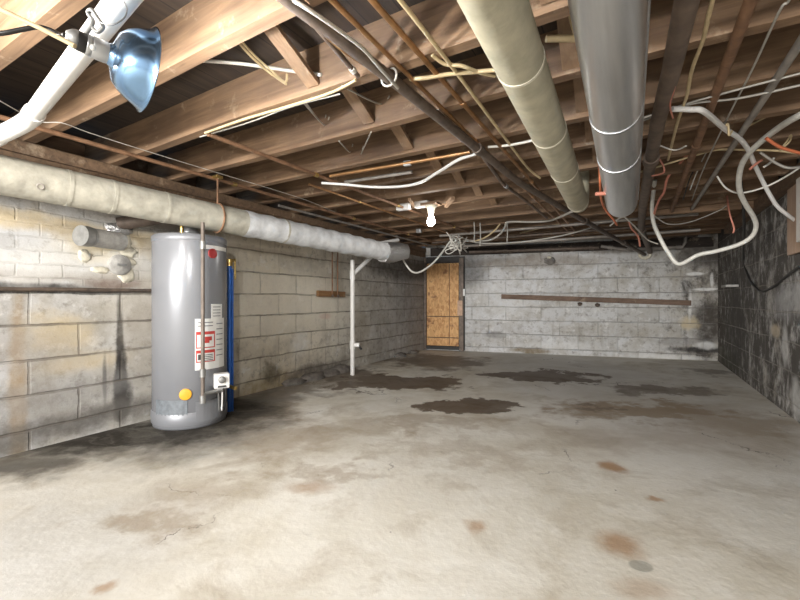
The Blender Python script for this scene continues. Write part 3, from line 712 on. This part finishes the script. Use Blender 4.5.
# gas pipe down the front
g = lambda px, py, out=.05: hc+((skin(px, py)-hc)*Vector((1, 1, 0))).normalized()*(HR+out)+Vector((0, 0, skin(px, py).z))
gp = g(200.5, 380); gx, gy = gp.x, gp.y
gt = JB+.02
MB().tube([Vector((gx, gy, g(200.5, 402).z)), Vector((gx, gy, H+.49))], .0115, 14).build('gas_pipe', IRONG, root)
for py in (246, 372, 398): zz = skin(200.5, py).z; MB().tube([Vector((gx, gy, zz-.025)), Vector((gx, gy, zz+.025))], .018, 14).build('pipe_fitting', GALV, root)
vz = skin(216, 380).z
vc = g(216.5, 381, .045)
Mv = Matrix((lat, toc, Vector((0, 0, 1)))).transposed()
vb = MB().box((vc.x, vc.y, vz), (.095, .075, .095), Mv, .008).build('gas_valve', PVC, root); vb['label'] = 'white gas control valve'
MB().lathe([(0, 0), (.022, 0), (.022, .02), (.018, .024), (0, .024)], Vector((vc.x, vc.y, vz+.012))+toc*.037, toc, 20).build('knob', GALV, vb)
MB().box((vc.x+toc.x*.041, vc.y+toc.y*.041, vz-.033), (.05, .006, .012), Mv).build('dial_plate', INK, vb)
zc = skin(200, 393).z
MB().tube([Vector((gx, gy, zc)), Vector((vc.x, vc.y, zc)), Vector((vc.x, vc.y, vz-.04))], .013, 12).build('gas_elbow', GALV, root)
for k, dx in enumerate((-.02, .005, .028)):
    pth = [Vector((vc.x, vc.y, vz-.04))+lat*dx, Vector((vc.x, vc.y, vz-.12))+lat*dx*.9, Vector((vc.x, vc.y, vz-.2))+lat*(dx*.6)-toc*.02, Vector((vc.x, vc.y, .10))+lat*dx*.5-toc*.05]
    MB().tube(catmull(pth, 5), .005, 8).build('burner_tube', (GALV, PVC, BLACK)[k], root)
dv = g(226, 388, .03); MB().tube([dv-toc*.05, dv+toc*.03+lat*.03], .013, 12).build('drain_valve', BRASS, root)
# vent pipe from hood to the wall behind the canvas pipe
vs_ = hc+Vector((0, 0, HT+.09)); vw = wall_hit(118, 224, LW0, ldir)
tag(MB().tube(catmull([vs_, vs_+Vector((-.03, -.02, .04)), vs_.lerp(vw, .3)+Vector((0, 0, .05)), vw], 6), .042, 20).build('vent_pipe', IRON), 'black vent pipe from the water heater into the left wall', 'vent pipe')
p = wall_hit(119, 229, LW0, ldir); tag(MB().ball(p, .07, (.5, 1.1, .55), .35, 18).build('filler_lump', FOIL), 'crumpled foil lump where the vent pipe enters the wall', 'filler')

# blue pipes beside the heater
b0 = PD(229.5, 410, 2.98); b0.z = 0
zt = PD(229.5, 262, 2.98).z
root = thing('blue_pipe', b0, 'bright blue plastic pipe standing right behind the water heater with brass top', 'pipe')
MB().tube([b0, Vector((b0.x, b0.y, zt))], .017, 16).build('pipe_run', BLUE, root)
R_ = Vector((cs, sn, 0))
MB().tube([b0+R_*.024, Vector((b0.x, b0.y, zt-.05))+R_*.024], .006, 12).build('pipe_run', BLUE, root)
MB().tube([Vector((b0.x, b0.y, zt-.03)), Vector((b0.x, b0.y, zt+.02))], .021, 16).build('brass_fitting', BRASS, root)
MB().tube([Vector((b0.x, b0.y, zt+.012))-R_*.09, Vector((b0.x, b0.y, zt+.012)), Vector((b0.x, b0.y, zt+.012))+R_*.045], .012, 12).build('brass_elbow', BRASS, root)
MB().tube([Vector((b0.x, b0.y, zt+.012))+R_*.04, Vector((b0.x, b0.y, zt-.13))+R_*.042], .0065, 10).build('copper_tail', BRASS, root)

# ------------------------------------------------------------------ left wall fittings
pw = wall_hit(108, 241, LW0, ldir)
pw = pw+Vector((ldir.y, -ldir.x, 0))*.05
axs = Vector((.30, -.95, .0)).normalized()
cap_c = pw+axs*.20
root = thing('flue_stub', pw, 'capped grey pipe stub sticking out of left wall under the canvas pipe', 'pipe stub')
MB().tube([pw-axs*.06, pw+axs*.10, pw+axs*.16], [.056, .055, .054], 28, True, .02).build('stub', CONC, root)
MB().tube([pw+axs*.155, pw+axs*.20], .060, 28).build('cap', GALV, root)
MB().tube([pw+axs*.135, pw+axs*.15], .057, 28).build('rim_band', GALV, root)
pc = wall_hit(119, 265, LW0, ldir); nw = Vector((ldir.y, -ldir.x, 0))
root = thing('cleanout_plug', pc, 'round cleanout plug with raised handle on left wall, below the pipe stub', 'plug')
MB().lathe([(.066, -.03), (.066, .018), (.060, .026), (0, .030)], pc, nw, 28).build('disc', CONC, root)
MB().beam(pc+nw*.036-ldir*.028, pc+nw*.036+ldir*.028, .012, .014).build('handle', GALV, root)
for k, (px, py) in enumerate(((126, 240), (128, 252), (131, 262), (126, 274), (84, 256), (100, 270))):
    q = wall_hit(px, py, LW0, ldir)
    tag(MB().ball(q, .042, (.28, .8+.5*(k%2), 1.3-.4*(k%3)), .35, 16).build('plaster_lump', FOAM), 'crumbly pale plaster lump on left wall, ' + ['highest, right of the pipe stub', 'second down, right of the pipe stub', 'third down, right of the cleanout plug', 'low, right of the cleanout plug', 'just below the cap of the pipe stub', 'left of the cleanout plug'][k], 'plaster', 'plaster lumps round the wall pipes')
q = wall_hit(116, 281, LW0, ldir); tag(MB().beam(q+nw*.012-Vector((0, 0, .05)), q+nw*.012+Vector((0, 0, .045)), .035, .03).build('pipe_clip', GALV), 'small metal clip on the wall below the cleanout plug', 'clip')
# ledge stick across the wall at the dark joint
qa = wall_hit(-60, 288.5, LW0, ldir); qb = wall_hit(153, 290.5, LW0, ldir)
tag(MB().tube([qa+nw*.012+(qb-qa)*k/10 for k in range(11)], .011, 8, True, .3).build('wall_rod', IRON), 'thin dark rusty rod lying along the left wall joint beside the heater', 'rod')
# wooden block with two thin pipes
qa = wall_hit(316, 293.5, LW0, ldir); qb = wall_hit(343, 294.5, LW0, ldir)
root = thing('wood_block', (qa+qb)/2, 'small brown wood block on left wall holding two thin pipes', 'block')
MB().beam(qa+nw*.02, qb+nw*.02, .035, .065, bev=.004).build('block', wood('block_wood', 1, (.22, .11, .045), (.42, .24, .11)), root)
for px in (329, 334.5):
    q = wall_hit(px, 296, LW0, ldir)+nw*.045; MB().tube([q, Vector((q.x, q.y, H+.56))], .0075, 10).build('riser', RUST, root)
    MB().ball(q+nw*.005, .016).build('fitting', IRON, root)
# white drain pipe on left wall
p0 = PD(352.5, 373, 4.42); p0.z = 0; d_ = 4.42
root = thing('plastic_standpipe', p0, 'white plastic drain standing against left wall with branch to the canvas pipe', 'drain pipe')
ztop = PD(352, 260, d_).z
MB().tube([p0, Vector((p0.x, p0.y, ztop))], .024, 16).build('pipe_run', PVC, root)
w0 = Vector((p0.x, p0.y, PD(352, 275, d_).z)); w1 = PD(371, 257, d_+.15)
MB().tube([w0, w1], .023, 16).build('branch', PVC, root)
MB().tube([w1, PD(374, 249, d_+.15), PD(377, 244, d_+.2), PD(398, 240, d_+.5)], .022, 14).build('upper_run', PVC, root)
MB().tube([Vector((p0.x, p0.y, w0.z-.05)), Vector((p0.x, p0.y, w0.z+.05))], .03, 16).build('wye_fitting', PVC, root)
zc = PD(352, 345, d_).z; q = Vector((p0.x, p0.y, zc))
MB().tube([q, q+Vector((cs, sn, 0))*.075], .025, 16).build('side_cap', PVC, root)
MB().tube([q+Vector((cs, sn, -.02))*.06, q+Vector((cs*.1, sn*.1, -.05))], .012, 10).build('side_drip', BLACK, root)
MB().tube([Vector((p0.x, p0.y, zc-.045)), Vector((p0.x, p0.y, zc+.045))], .03, 16).build('tee_fitting', PVC, root)

# rubble at the foot of the left wall
for k, (px, py, r, sc) in enumerate(((292, 372, .09, (1, 1.6, .5)), (310, 366, .10, (1, 2, .55)), (326, 362, .09, (1, 2, .6)), (338, 360, .10, (1, 2, .7)), (398, 353, .08, (1, 1.6, .55)), (412, 351, .07, (1, 1.4, .5)))):
    q = wall_hit(px, py, LW0, ldir); q.z = .01
    tag(MB().ball(q+nw*.03, r, sc, .30, 14).build('rubble_heap', STONE), 'dark rubble heap at foot of left wall, ' + ['nearest the water heater', 'second from the water heater', 'third from the water heater', 'just left of the white standpipe', 'right of the white standpipe', 'close to the orange door'][k], 'rubble', 'rubble along the left wall')

# ------------------------------------------------------------------ door in the far left corner
def bp(px, py, out=0.): q = wall_hit(px, py, LW1, bdir); return q + Vector((bdir.y, -bdir.x, 0))*out
nb = Vector((bdir.y, -bdir.x, 0))
root = thing('door_1', bp(442, 348), None, None); root['kind'] = 'structure'
def slab(name, x0, x1, y0, y1, out0, out1, mat, parent):
    a = bp(x0, (y0+y1)/2); b = bp(x1, (y0+y1)/2); zt_ = bp((x0+x1)/2, y0).z; zb_ = max(.0, bp((x0+x1)/2, y1).z)
    c_ = (a+b)/2; c_.z = (zt_+zb_)/2; c_ += nb*(out0+out1)/2
    Mb = Matrix((bdir, Vector((-bdir.y, bdir.x, 0)), Vector((0, 0, 1)))).transposed()
    return MB().box(c_, ((b-a).length, out1-out0, zt_-zb_), Mb, .003).build(name, mat, parent)
slab('frame', 425, 465, 257, 349.5, 0, .02, OSB_D, root)
slab('jamb', 424.5, 427, 258, 349, .02, .05, IRON, root)
slab('jamb', 459.5, 464, 258, 351, .02, .05, IRON, root)
slab('lintel', 427, 460, 257, 262.5, .02, .05, OSB_D, root)
slab('sill', 427, 460, 346, 349, .02, .05, OSB_D, root)
pn = slab('panel', 427.3, 459, 263.5, 345.5, .02, .035, OSB, root); pn['label'] = 'orange chipboard panel'
for y in (316, 337): slab('panel_groove', 427.5, 459, y, y+.7, .035, .037, OSB_D, pn)
slab('panel_groove', 449.5, 450.1, 264, 345, .035, .037, RUST, pn)
slab('patch', 458, 463, 300.5, 315.5, .05, .06, plain('pale_pink_board', (.62, .42, .30), .7), root)
slab('hinge', 421.7, 424.3, 289, 300, .0, .02, LABEL, root); slab('hinge', 463.5, 465.5, 289, 296, .0, .055, LABEL, root)
# ------------------------------------------------------------------ back wall fittings
A = bp(501.5, 296.5, .03); B = bp(690, 303, .03)
tag(MB().beam(A, B, .045, .072, bev=.004).build('wall_plank', wood('plank_wood', 0, (.13, .085, .06), (.27, .18, .13))), 'long brown plank fixed across the grey back wall', 'plank')
for k, (px, py) in enumerate(((579.5, 304), (597, 305))):
    tag(MB().ball(bp(px, py, .04), .032, (1, 1, .8), .3, 12).build('pipe_stub', IRON), 'dark round stub under the wall plank, ' + ('left' if k == 0 else 'right') + ' one of two', 'stub', 'stubs under the plank')
tag(MB().ball(bp(549, 260.5), .085, (1.1, .35, .75), .4, 16).build('wall_stone', STONE), 'broken dark stone set high in the back wall above the plank', 'stone')
tag(MB().ball(bp(549, 257.5, .03), .03, (1.2, .6, .6), .4, 10).build('stone_chip', FOAM), 'pale chip on the dark stone in the back wall', 'stone')
def bpipe(pts, r, mat, label, cat='pipe', cpl=()): return pipe('wall_pipe', [bp(x, y, o) for x, y, o in pts], r, mat, label, cat, couplings=cpl)
bpipe([(470, 252.5, .06), (560, 249.5, .06), (598, 248, .06)], .024, IRON, 'dark iron pipe along top of back wall, left run', cpl=(.3, .75, .95))
bpipe([(600, 247, .09), (625, 250.5, .09), (680, 248, .09), (683, 243, .09), (684, 232, .09)], .022, PIPEG, 'grey iron pipe along top of back wall turning up beside the drain pipes', cpl=(.1, .3, .55, .78))
bpipe([(640, 240, .10), (694, 236, .10), (697, 226, .10)], .02, IRON, 'dark pipe turning up in the back right corner', cpl=(.4, .8))
bpipe([(470, 246, .14), (610, 239, .14)], .016, PIPEG, 'thin grey pipe higher along the back wall')
# corner ledge on right wall
q = rw(735, 285); qq = wall_hit(736, 286, RWS, rdir)
tag(MB().box((qq.x-.05, qq.y, qq.z), (.12, .28, .025), bev=.004).build('corner_ledge', CONC), 'small cement ledge on the right wall near the back corner', 'ledge')
# ledger boards on top of the right wall
q0 = wall_hit(800, 222, RWS, rdir)
tag(MB().box((.885, 2.1, JB-.05), (.06, 7.6, .09), bev=.004).build('sill_beam', WOODD), 'dark wooden beam along the top of the right wall', 'beam')
# electrical panel at the right edge
pb0 = PX(790, 204, .905); pz0 = PX(788, 256, .905).z
yb = pb0.y; root = thing('electrical_panel', (.90, yb-.3, pz0), 'electrical box on pink plywood at the right edge', 'electrical panel')
MB().box((.90, yb-.31, (pb0.z+pz0)/2+.05), (.02, .62, pb0.z-pz0+.1), bev=.002).build('backboard', PLYB, root)
pw_ = PX(797, 180, .83); MB().box((.855, pw_.y-.25, (pw_.z+PX(796, 243, .83).z)/2), (.07, .46, pw_.z-PX(796, 243, .83).z), bev=.004).build('box', PLATE, root)
pnl = Vector((.86, pw_.y-.03, PX(796, 222, .86).z))
# conduits
pipe('flexible_conduit', [PD(830, 100, 1.65), PD(800, 115, 1.75), PD(777, 129, 1.95), PD(755, 147, 2.15), PD(743, 162, 2.3), PD(739, 178, 2.42), PD(740, 192, 2.52), PD(746, 205, 2.62), PD(753, 216, 2.7), PD(756, 226, 2.76), PD(752, 236, 2.82), PD(740, 244, 2.88), PD(717, 251, 2.95), PD(698, 255, 3.02), PD(679, 264, 3.1), PD(668, 252, 3.14), PD(659, 236, 3.18), PD(653.5, 222, 3.2), PD(652, 205, 3.2), PD(655, 180, 3.1)],
     .0145, CONDW, 'looping grey white conduit hanging down near the back right corner', 'conduit', n=14, smooth=True)
pipe('plastic_conduit', [PH(672, 109, .80), PH(690, 109.5, .80), PH(704, 111.5, .79), PD(725, 129, 1.92), PD(740, 139, 2.05), PD(749, 151, 2.2), PD(754, 163, 2.32), PD(761, 178, 2.45), PD(770, 195, 2.55), PD(779, 208, 2.62), PD(796, 221, 2.68)],
     .0115, PVC, 'white conduit curving down into the electrical box', 'conduit', n=12, smooth=True)
# wires of the right half
def wire(pts, r, mat, label, cat='wire'): return pipe('electric_wire', pts, r, mat, label, cat, n=6, smooth=True)
wire([PD(596, 145, 2.1), PD(599, 165, 2.1), PD(600, 182, 2.1), PD(601, 198, 2.3), PD(605, 209, 2.5), PD(613, 219, 2.6), PD(617, 225, 2.7)], .006, WIREO, 'orange cable hanging between the tan duct and the metal duct', 'cable')
wire([PD(596, 194, 2.1), PD(606, 193.5, 2.1)], .010, WIRER, 'short pink sleeve beside the orange cable')
wire([PD(690, 152, 2.6), PD(680, 163, 2.7), PD(668, 177, 2.8), PD(664, 192, 2.9), PD(659, 200, 3.0), PD(654, 214, 3.2), PD(653, 222, 3.2)], .0085, WIRER, 'red pink cable leading down into the grey conduit loop', 'cable')
wire([PD(655, 216, 3.3), PD(668, 224, 3.3), PD(690, 222, 3.3), PD(718, 211, 3.2), PD(726, 206, 3.1)], .004, WIREG, 'thin grey wire sagging in front of the long pale board')
wire([PD(717, 176, 2.6), PD(726, 188, 2.6), PD(740, 193, 2.6), PD(765, 187, 2.5), PD(790, 174, 2.4), PD(810, 160, 2.4)], .0055, WIREW, 'white wire sagging across the grey conduit')
wire([PH(727, 196, .85), PD(728, 203, 3.1), PD(730, 215, 3.0), PD(734, 228, 3.0), PD(733, 233, 3.0)], .006, WIRER, 'short pink wire end hanging inside the conduit loop')
wire([PH(640, 119, .82), PH(690, 104, .82), PH(740, 98, .82), PH(810, 83, .82)], .005, WIREG, 'grey cable crossing under the joists, upper of two at right')
wire([PH(640, 122, .82), PH(680, 106, .82), PH(740, 89, .82), PH(810, 71, .82)], .004, WIREG, 'grey wire crossing under the joists, higher and thinner at right')
wire([PD(640, 172, 2.5), PD(690, 157, 2.4), PD(716, 150, 2.3), PD(750, 150, 2.2), PD(780, 151, 2.1), PD(815, 156, 2.0)], .006, WIREY, 'yellowed cable crossing behind the white conduit', 'cable')
wire([PD(766, 138, 2.0), PD(780, 147, 2.0), PD(800, 153, 2.0), PD(815, 156, 2.0)], .008, WIREO, 'orange cable at the right edge beneath the curved conduit', 'cable')
wire([PD(780, 150, 2.05), PD(787, 141, 2.05), PD(791, 135, 2.05), PD(790, 141, 2.05), PD(784, 147, 2.05)], .004, WIREY, 'small loop of yellow wire above the orange cable')
wire([PD(745, 128, 2.0), PD(760, 120, 2.0), PD(778, 112, 1.95), PD(800, 112, 1.9)], .005, WIREY, 'yellowed wire curving right above the white conduit')
wire([PD(724, 128, 1.9), PD(728, 124, 1.88), PD(729, 135, 1.88), PD(732, 131, 1.9)], .005, WIREY, 'yellow wire tie knotted round the white conduit')
wire([PD(760, 152, 2.2), PD(776, 163, 2.2), PD(790, 168, 2.2), PD(810, 165, 2.2)], .007, WIREG, 'grey cable bending right below the orange cable', 'cable')
wire([PD(764, 167, 2.3), PD(771, 162, 2.3), PD(774, 158, 2.3)], .006, WIREW, 'short white wire end beside the white conduit')
wire([PD(750, 169, 2.3), PD(756, 164, 2.3), PD(762, 160, 2.3)], .007, WIRER, 'short pink wire end left of the white conduit')
wire([PD(648, 150, 2.4), PD(660, 160, 2.4), PD(664, 172, 2.4), PD(652, 176, 2.4)], .005, WIRER, 'thin pink wire curling behind the thick drain pipe')
wire([PD(690, 190, 2.8), PD(697, 172, 2.7), PD(705, 155, 2.6), PD(712, 148, 2.5)], .004, WIREG, 'thin grey wire right of the red pink cable')
wire([PD(683, 200, 2.9), PD(690, 178, 2.8), PD(698, 163, 2.7)], .004, WIREB, 'thin black wire behind the brown rusty pipe')
wire([PD(629, 222, 3.3), PD(632, 229, 3.4), PD(638, 236, 3.5), PD(640, 246, 3.6)], .008, WIRER, 'pink wire hanging below the end of the metal duct')
wire([PD(610, 226, 3.4), PD(622, 217, 3.3), PD(630, 222, 3.3), PD(640, 232, 3.4), PD(648, 240, 3.5), PD(658, 244, 3.5)], .006, WIREG, 'grey wire crossing the two drain pipes at the back')
wire([PD(686, 146, 2.0), PD(676, 150, 2.1), PD(666, 148, 2.1), PD(655, 143, 2.0)], .004, WIREW, 'white wire curving behind the brown pipe')
rwp = lambda x, y: wall_hit(x, y, RWS, rdir)+Vector((-.014, 0, 0))
wire([PD(738, 150, 2.9), PD(744, 220, 3.1), rwp(745, 258), rwp(750, 276), rwp(757, 287), rwp(764, 291), rwp(775, 287), rwp(788, 277), rwp(803, 266)], .010, WIREB, 'black cable sagging across the right wall behind the conduit loop', 'cable')  # dark tube laid where the shadow of the conduit loop falls

# wires of the middle and left
wire(hp([(188, 59.5, .92), (235, 63, .92), (280, 69, .92), (312, 74, .92), (322, 75, .93)]), .0075, WIREW, 'white cable stapled across the second joist face', 'cable') if False else None
def onface(px, py, j): r = dirw(px, py); return CAM+r*((JY[j]-.008)/r.y)
wire([PH(150, 57, 1.03), PH(188, 59.5, 1.03), PH(235, 63, 1.03), PH(262, 66.5, 1.03), onface(285, 70, 2), onface(312, 73.5, 2), onface(321, 75, 2)], .0075, WIREW, 'white cable stapled across the wide joist face behind the lamp', 'cable')
wire([PH(232, 34, 1.0), PH(250, 55, 1.02), onface(269, 72, 2), onface(286, 84, 2)], .006, WIREY, 'yellowed cable draped over the white stapled cable', 'cable')
wire([PH(236, 35, 1.0), PH(255, 56, 1.02), onface(272, 71, 2), onface(285, 82, 2), onface(287, 74, 2)], .005, WIREY, 'second yellowed cable beside the draped one', 'cable')
wire([PH(205, 133, .842), PH(245, 119, .848), PH(286, 107, .848), PH(330, 93, .848), PH(356, 80, .846)], .006, WIREY, 'pale cable fixed under the bottom edge of the second visible joist', 'cable')
wire([PH(200, 137, .845), PH(250, 122, .845), PH(290, 107, .845), PH(340, 94, .845)], .0035, WIREG, 'thin grey wire below the pale cable on the joist edge')
wire(hp([(322, 183, .83), (345, 184.5, .80), (372, 187, .78), (400, 186.5, .78), (420, 182.5, .79), (440, 171, .81), (458, 160, .83), (476, 154, .845)]), .0095, PVC, 'white cable hanging in a shallow loop under the middle joists', 'cable')
wire([PH(410, 79, .85), PH(425, 78, .83), (PH(450, 74, .84)), PH(474, 72, .845), PH(497, 70, .845)], .008, WIREY, 'yellowed cable crossing left of the tan duct', 'cable')
wire([PH(432, 55, .85), PH(445, 64, .845), PH(462, 66, .84), PH(478, 72, .845), PH(495, 76, .85)], .007, WIREY, 'short yellowed cable dipping beside the tan duct', 'cable')
wire([PH(488, 147, .845), PH(510, 145, .84), PH(530, 141, .84), PH(542, 137, .845)], .007, WIREW, 'white cable end touching the left of the tan duct', 'cable')
wire([PH(582, 38.5, .90), PH(578, 38.5, .90), PH(546, 38.5, .90)], .012, WIREY, 'yellow cable between the tan and metal ducts', 'cable')
wire([PH(570, 12, .93), PH(573, 25, .92), PH(577, 38, .90)], .008, WIREY, 'yellow cable end standing beside the metal duct', 'cable')
# bent wires left hanging from joists
def bent(px, py, j, dx, dy, label):
    a = onface(px, py, j)
    wire([PH(px+dx, py+dy, .85), a, onface(px+abs(dx)*.25, py-8, j)], .0038, WIREG, label)
bent(380, 104, 3, -38, -18, 'bent wire hanging from the third joist edge, by the dark drain pipe')
bent(324, 125, 3, -21, -23, 'bent wire hanging left of the diagonal brace')
bent(322, 123, 3, -16, -20, 'second bent wire hanging left of the diagonal brace')
bent(361, 154, 4, 10, -22, 'bent wire hanging below the dark joist gap, mid ceiling')
bent(350, 152, 4, -11, -11, 'bent wire left of the mid ceiling one')
# hanging wire v at the door and the tangle
wire([PD(393, 247, 4.6), PD(399, 252, 4.6), PD(405, 263, 4.6), PD(412, 271.5, 4.62), PD(420, 272, 4.65), PD(432, 264, 4.7), PD(441, 254, 4.75), PD(449, 243, 4.8), PD(454, 238, 4.8)], .0115, CONDW, 'pale cable hanging in a V in front of the orange door', 'cable')
random.seed(3)
names = ['lowest', 'highest', 'loosest', 'tightest', 'palest', 'longest', 'shortest', 'thinnest']
for k in range(7):
    cx, cy, d = 453+random.random()*10, 240+random.random()*5, 4.6+random.random()*.2
    pts = [PD(cx+random.uniform(-10, 10), cy+random.uniform(-9, 11), d+random.uniform(-.1, .1)) for _ in range(6)]
    tag(MB().tube(catmull(pts, 6), .0055, 6).build('tangled_wire', WIREG if k % 3 else WIREW), 'pale wire of the tangle hung above the orange door', 'wire', 'wires of the tangle above the door')
wire([PD(449, 243, 4.8), PD(462, 241, 4.75), PD(476, 241, 4.7), PD(490, 240, 4.6), PD(500, 234, 4.5), PD(505, 227, 4.4), PD(508, 222, 4.35), PD(530, 222, 4.2), PD(548, 221, 4.1), PD(560, 217, 3.5), PD(573, 211, 3.1)], .010, WIREG, 'long grey cable from the tangle up to the tan duct end', 'cable')
wire([PD(472, 242, 4.7), PD(484, 238, 4.6), PD(494, 231, 4.5), PD(500, 224, 4.4)], .009, WIREY, 'thick yellowed cable loop right of the wire tangle', 'cable')
wire([PD(458, 236, 4.8), PD(480, 243, 4.6), PD(520, 242, 4.5), PD(560, 236, 4.3), PD(590, 228, 4.3), PH(602, 222, .85)], .008, WIREG, 'grey cable running right from the tangle below the others', 'cable')
wire([PH(520, 233, .85), PH(545, 227, .85), PH(560, 224, .852)], .008, WIREY, 'short yellowed cable under the ceiling between tangle and tan duct', 'cable')
for k, (px, y0, y1) in enumerate(((474, 222, 242), (480, 223, 246), (507, 222, 242))):
    wire([PD(px, y0, 4.5), PD(px+.5, (y0+y1)/2, 4.5), PD(px, y1, 4.5)], .007, WIREG, 'short upright grey wire hanging right of the tangle, %s of three' % ['leftmost', 'middle', 'rightmost'][k])
# dark pipes mid ceiling
pipe('water_pipe', [PH(480, 152, .84), PH(503, 184, .84), PD(530, 204, 3.4), PD(547, 218, 3.9)], .012, IRONB, 'thin dark pipe right of the iron drain pipe, mid ceiling', couplings=(.4,), cm=STEEL)
# orange lines under the middle joists
tag(MB().tube([PH(330, 176, .852), PH(372, 169, .852), PH(420, 161, .852), PH(470, 152, .852)], .012, 8).build('water_pipe', COPPER), 'copper pipe running along the joists behind the white hanging cable', 'pipe')
tag(MB().tube([PH(345, 182, .85), PH(412, 172, .85)], .012, 8).build('water_pipe', PIPEG), 'short grey pipe running along the joists behind the white hanging cable', 'pipe')
for k, (y, xa, xb, r, m, lbl) in enumerate(((4.75, -2.2, .5, .016, PIPEG, 'grey pipe crossing under the far joists, nearest of three'),
        (5.15, -2.5, .2, .014, IRON, 'dark pipe crossing under the far joists, middle one of three'), (5.55, -2.4, .6, .018, PIPEG, 'grey pipe crossing under the far joists, closest to the back wall'))):
    pipe('cross_pipe', [(xa, y, JB-r-.012-.02*k), (xb, y+.05, JB-r-.012-.02*k)], r, m, lbl, couplings=(.25, .6))
# ceiling bulb
bj = PH(431, 203, .855); 
root = thing('ceiling_light', bj, 'bare white light bulb in a ceiling holder between the middle joists', 'light')
zb = bj.z; ob = Vector((bj.x, bj.y, 0)); V = lambda z: ob+Vector((0, 0, z))
MB().box(V(JB-.012), (.16, .11, .022), bev=.003).build('mounting_board', WOODX, root)
MB().lathe([(0, 0), (.055, 0), (.055, -.012), (.034, -.028), (.028, -.065), (0, -.065)], V(JB-.02), (0, 0, 1), 24).build('holder', CREAM, root)
MB().lathe([(.014, -.06), (.016, -.085), (.03, -.12), (.034, -.145), (.030, -.168), (.017, -.181), (0, -.185)], V(JB-.02), (0, 0, 1), 24).build('bulb', BULB2, root)
for k, (px, py) in enumerate(((403.5, 207), (422, 204.5))):
    q = PH(px, py, .848); tag(MB().box(q, (.13, .05, .055), bev=.004).build('wood_cleat', PVC), 'small white painted block under the joist, ' + ('farther left of the ceiling bulb' if k == 0 else 'directly left of the ceiling bulb'), 'block', 'white blocks beside the bulb')
tag(MB().beam(PH(446, 206, .845), PH(453, 198, .85), .03, .03).build('wood_cleat', WOODB), 'short wooden stick leaning right of the ceiling bulb', 'stick')
tag(MB().beam(PH(409, 199, .85), PH(414, 206, .845), .02, .02).build('wood_cleat', WOODB), 'short wooden stick left of the ceiling bulb', 'stick')
tag(MB().beam(PH(404, 164, .85), PH(411, 163, .85), .02, .03).build('metal_clip', STEEL), 'small shiny clip under the joist above the white hanging cable', 'clip')
q = PH(419, 231, .832); tag(MB().box(q, (.06, .05, .05), bev=.006).build('junction_box', STEEL), 'small metal junction box under the ceiling above the orange door', 'junction box')
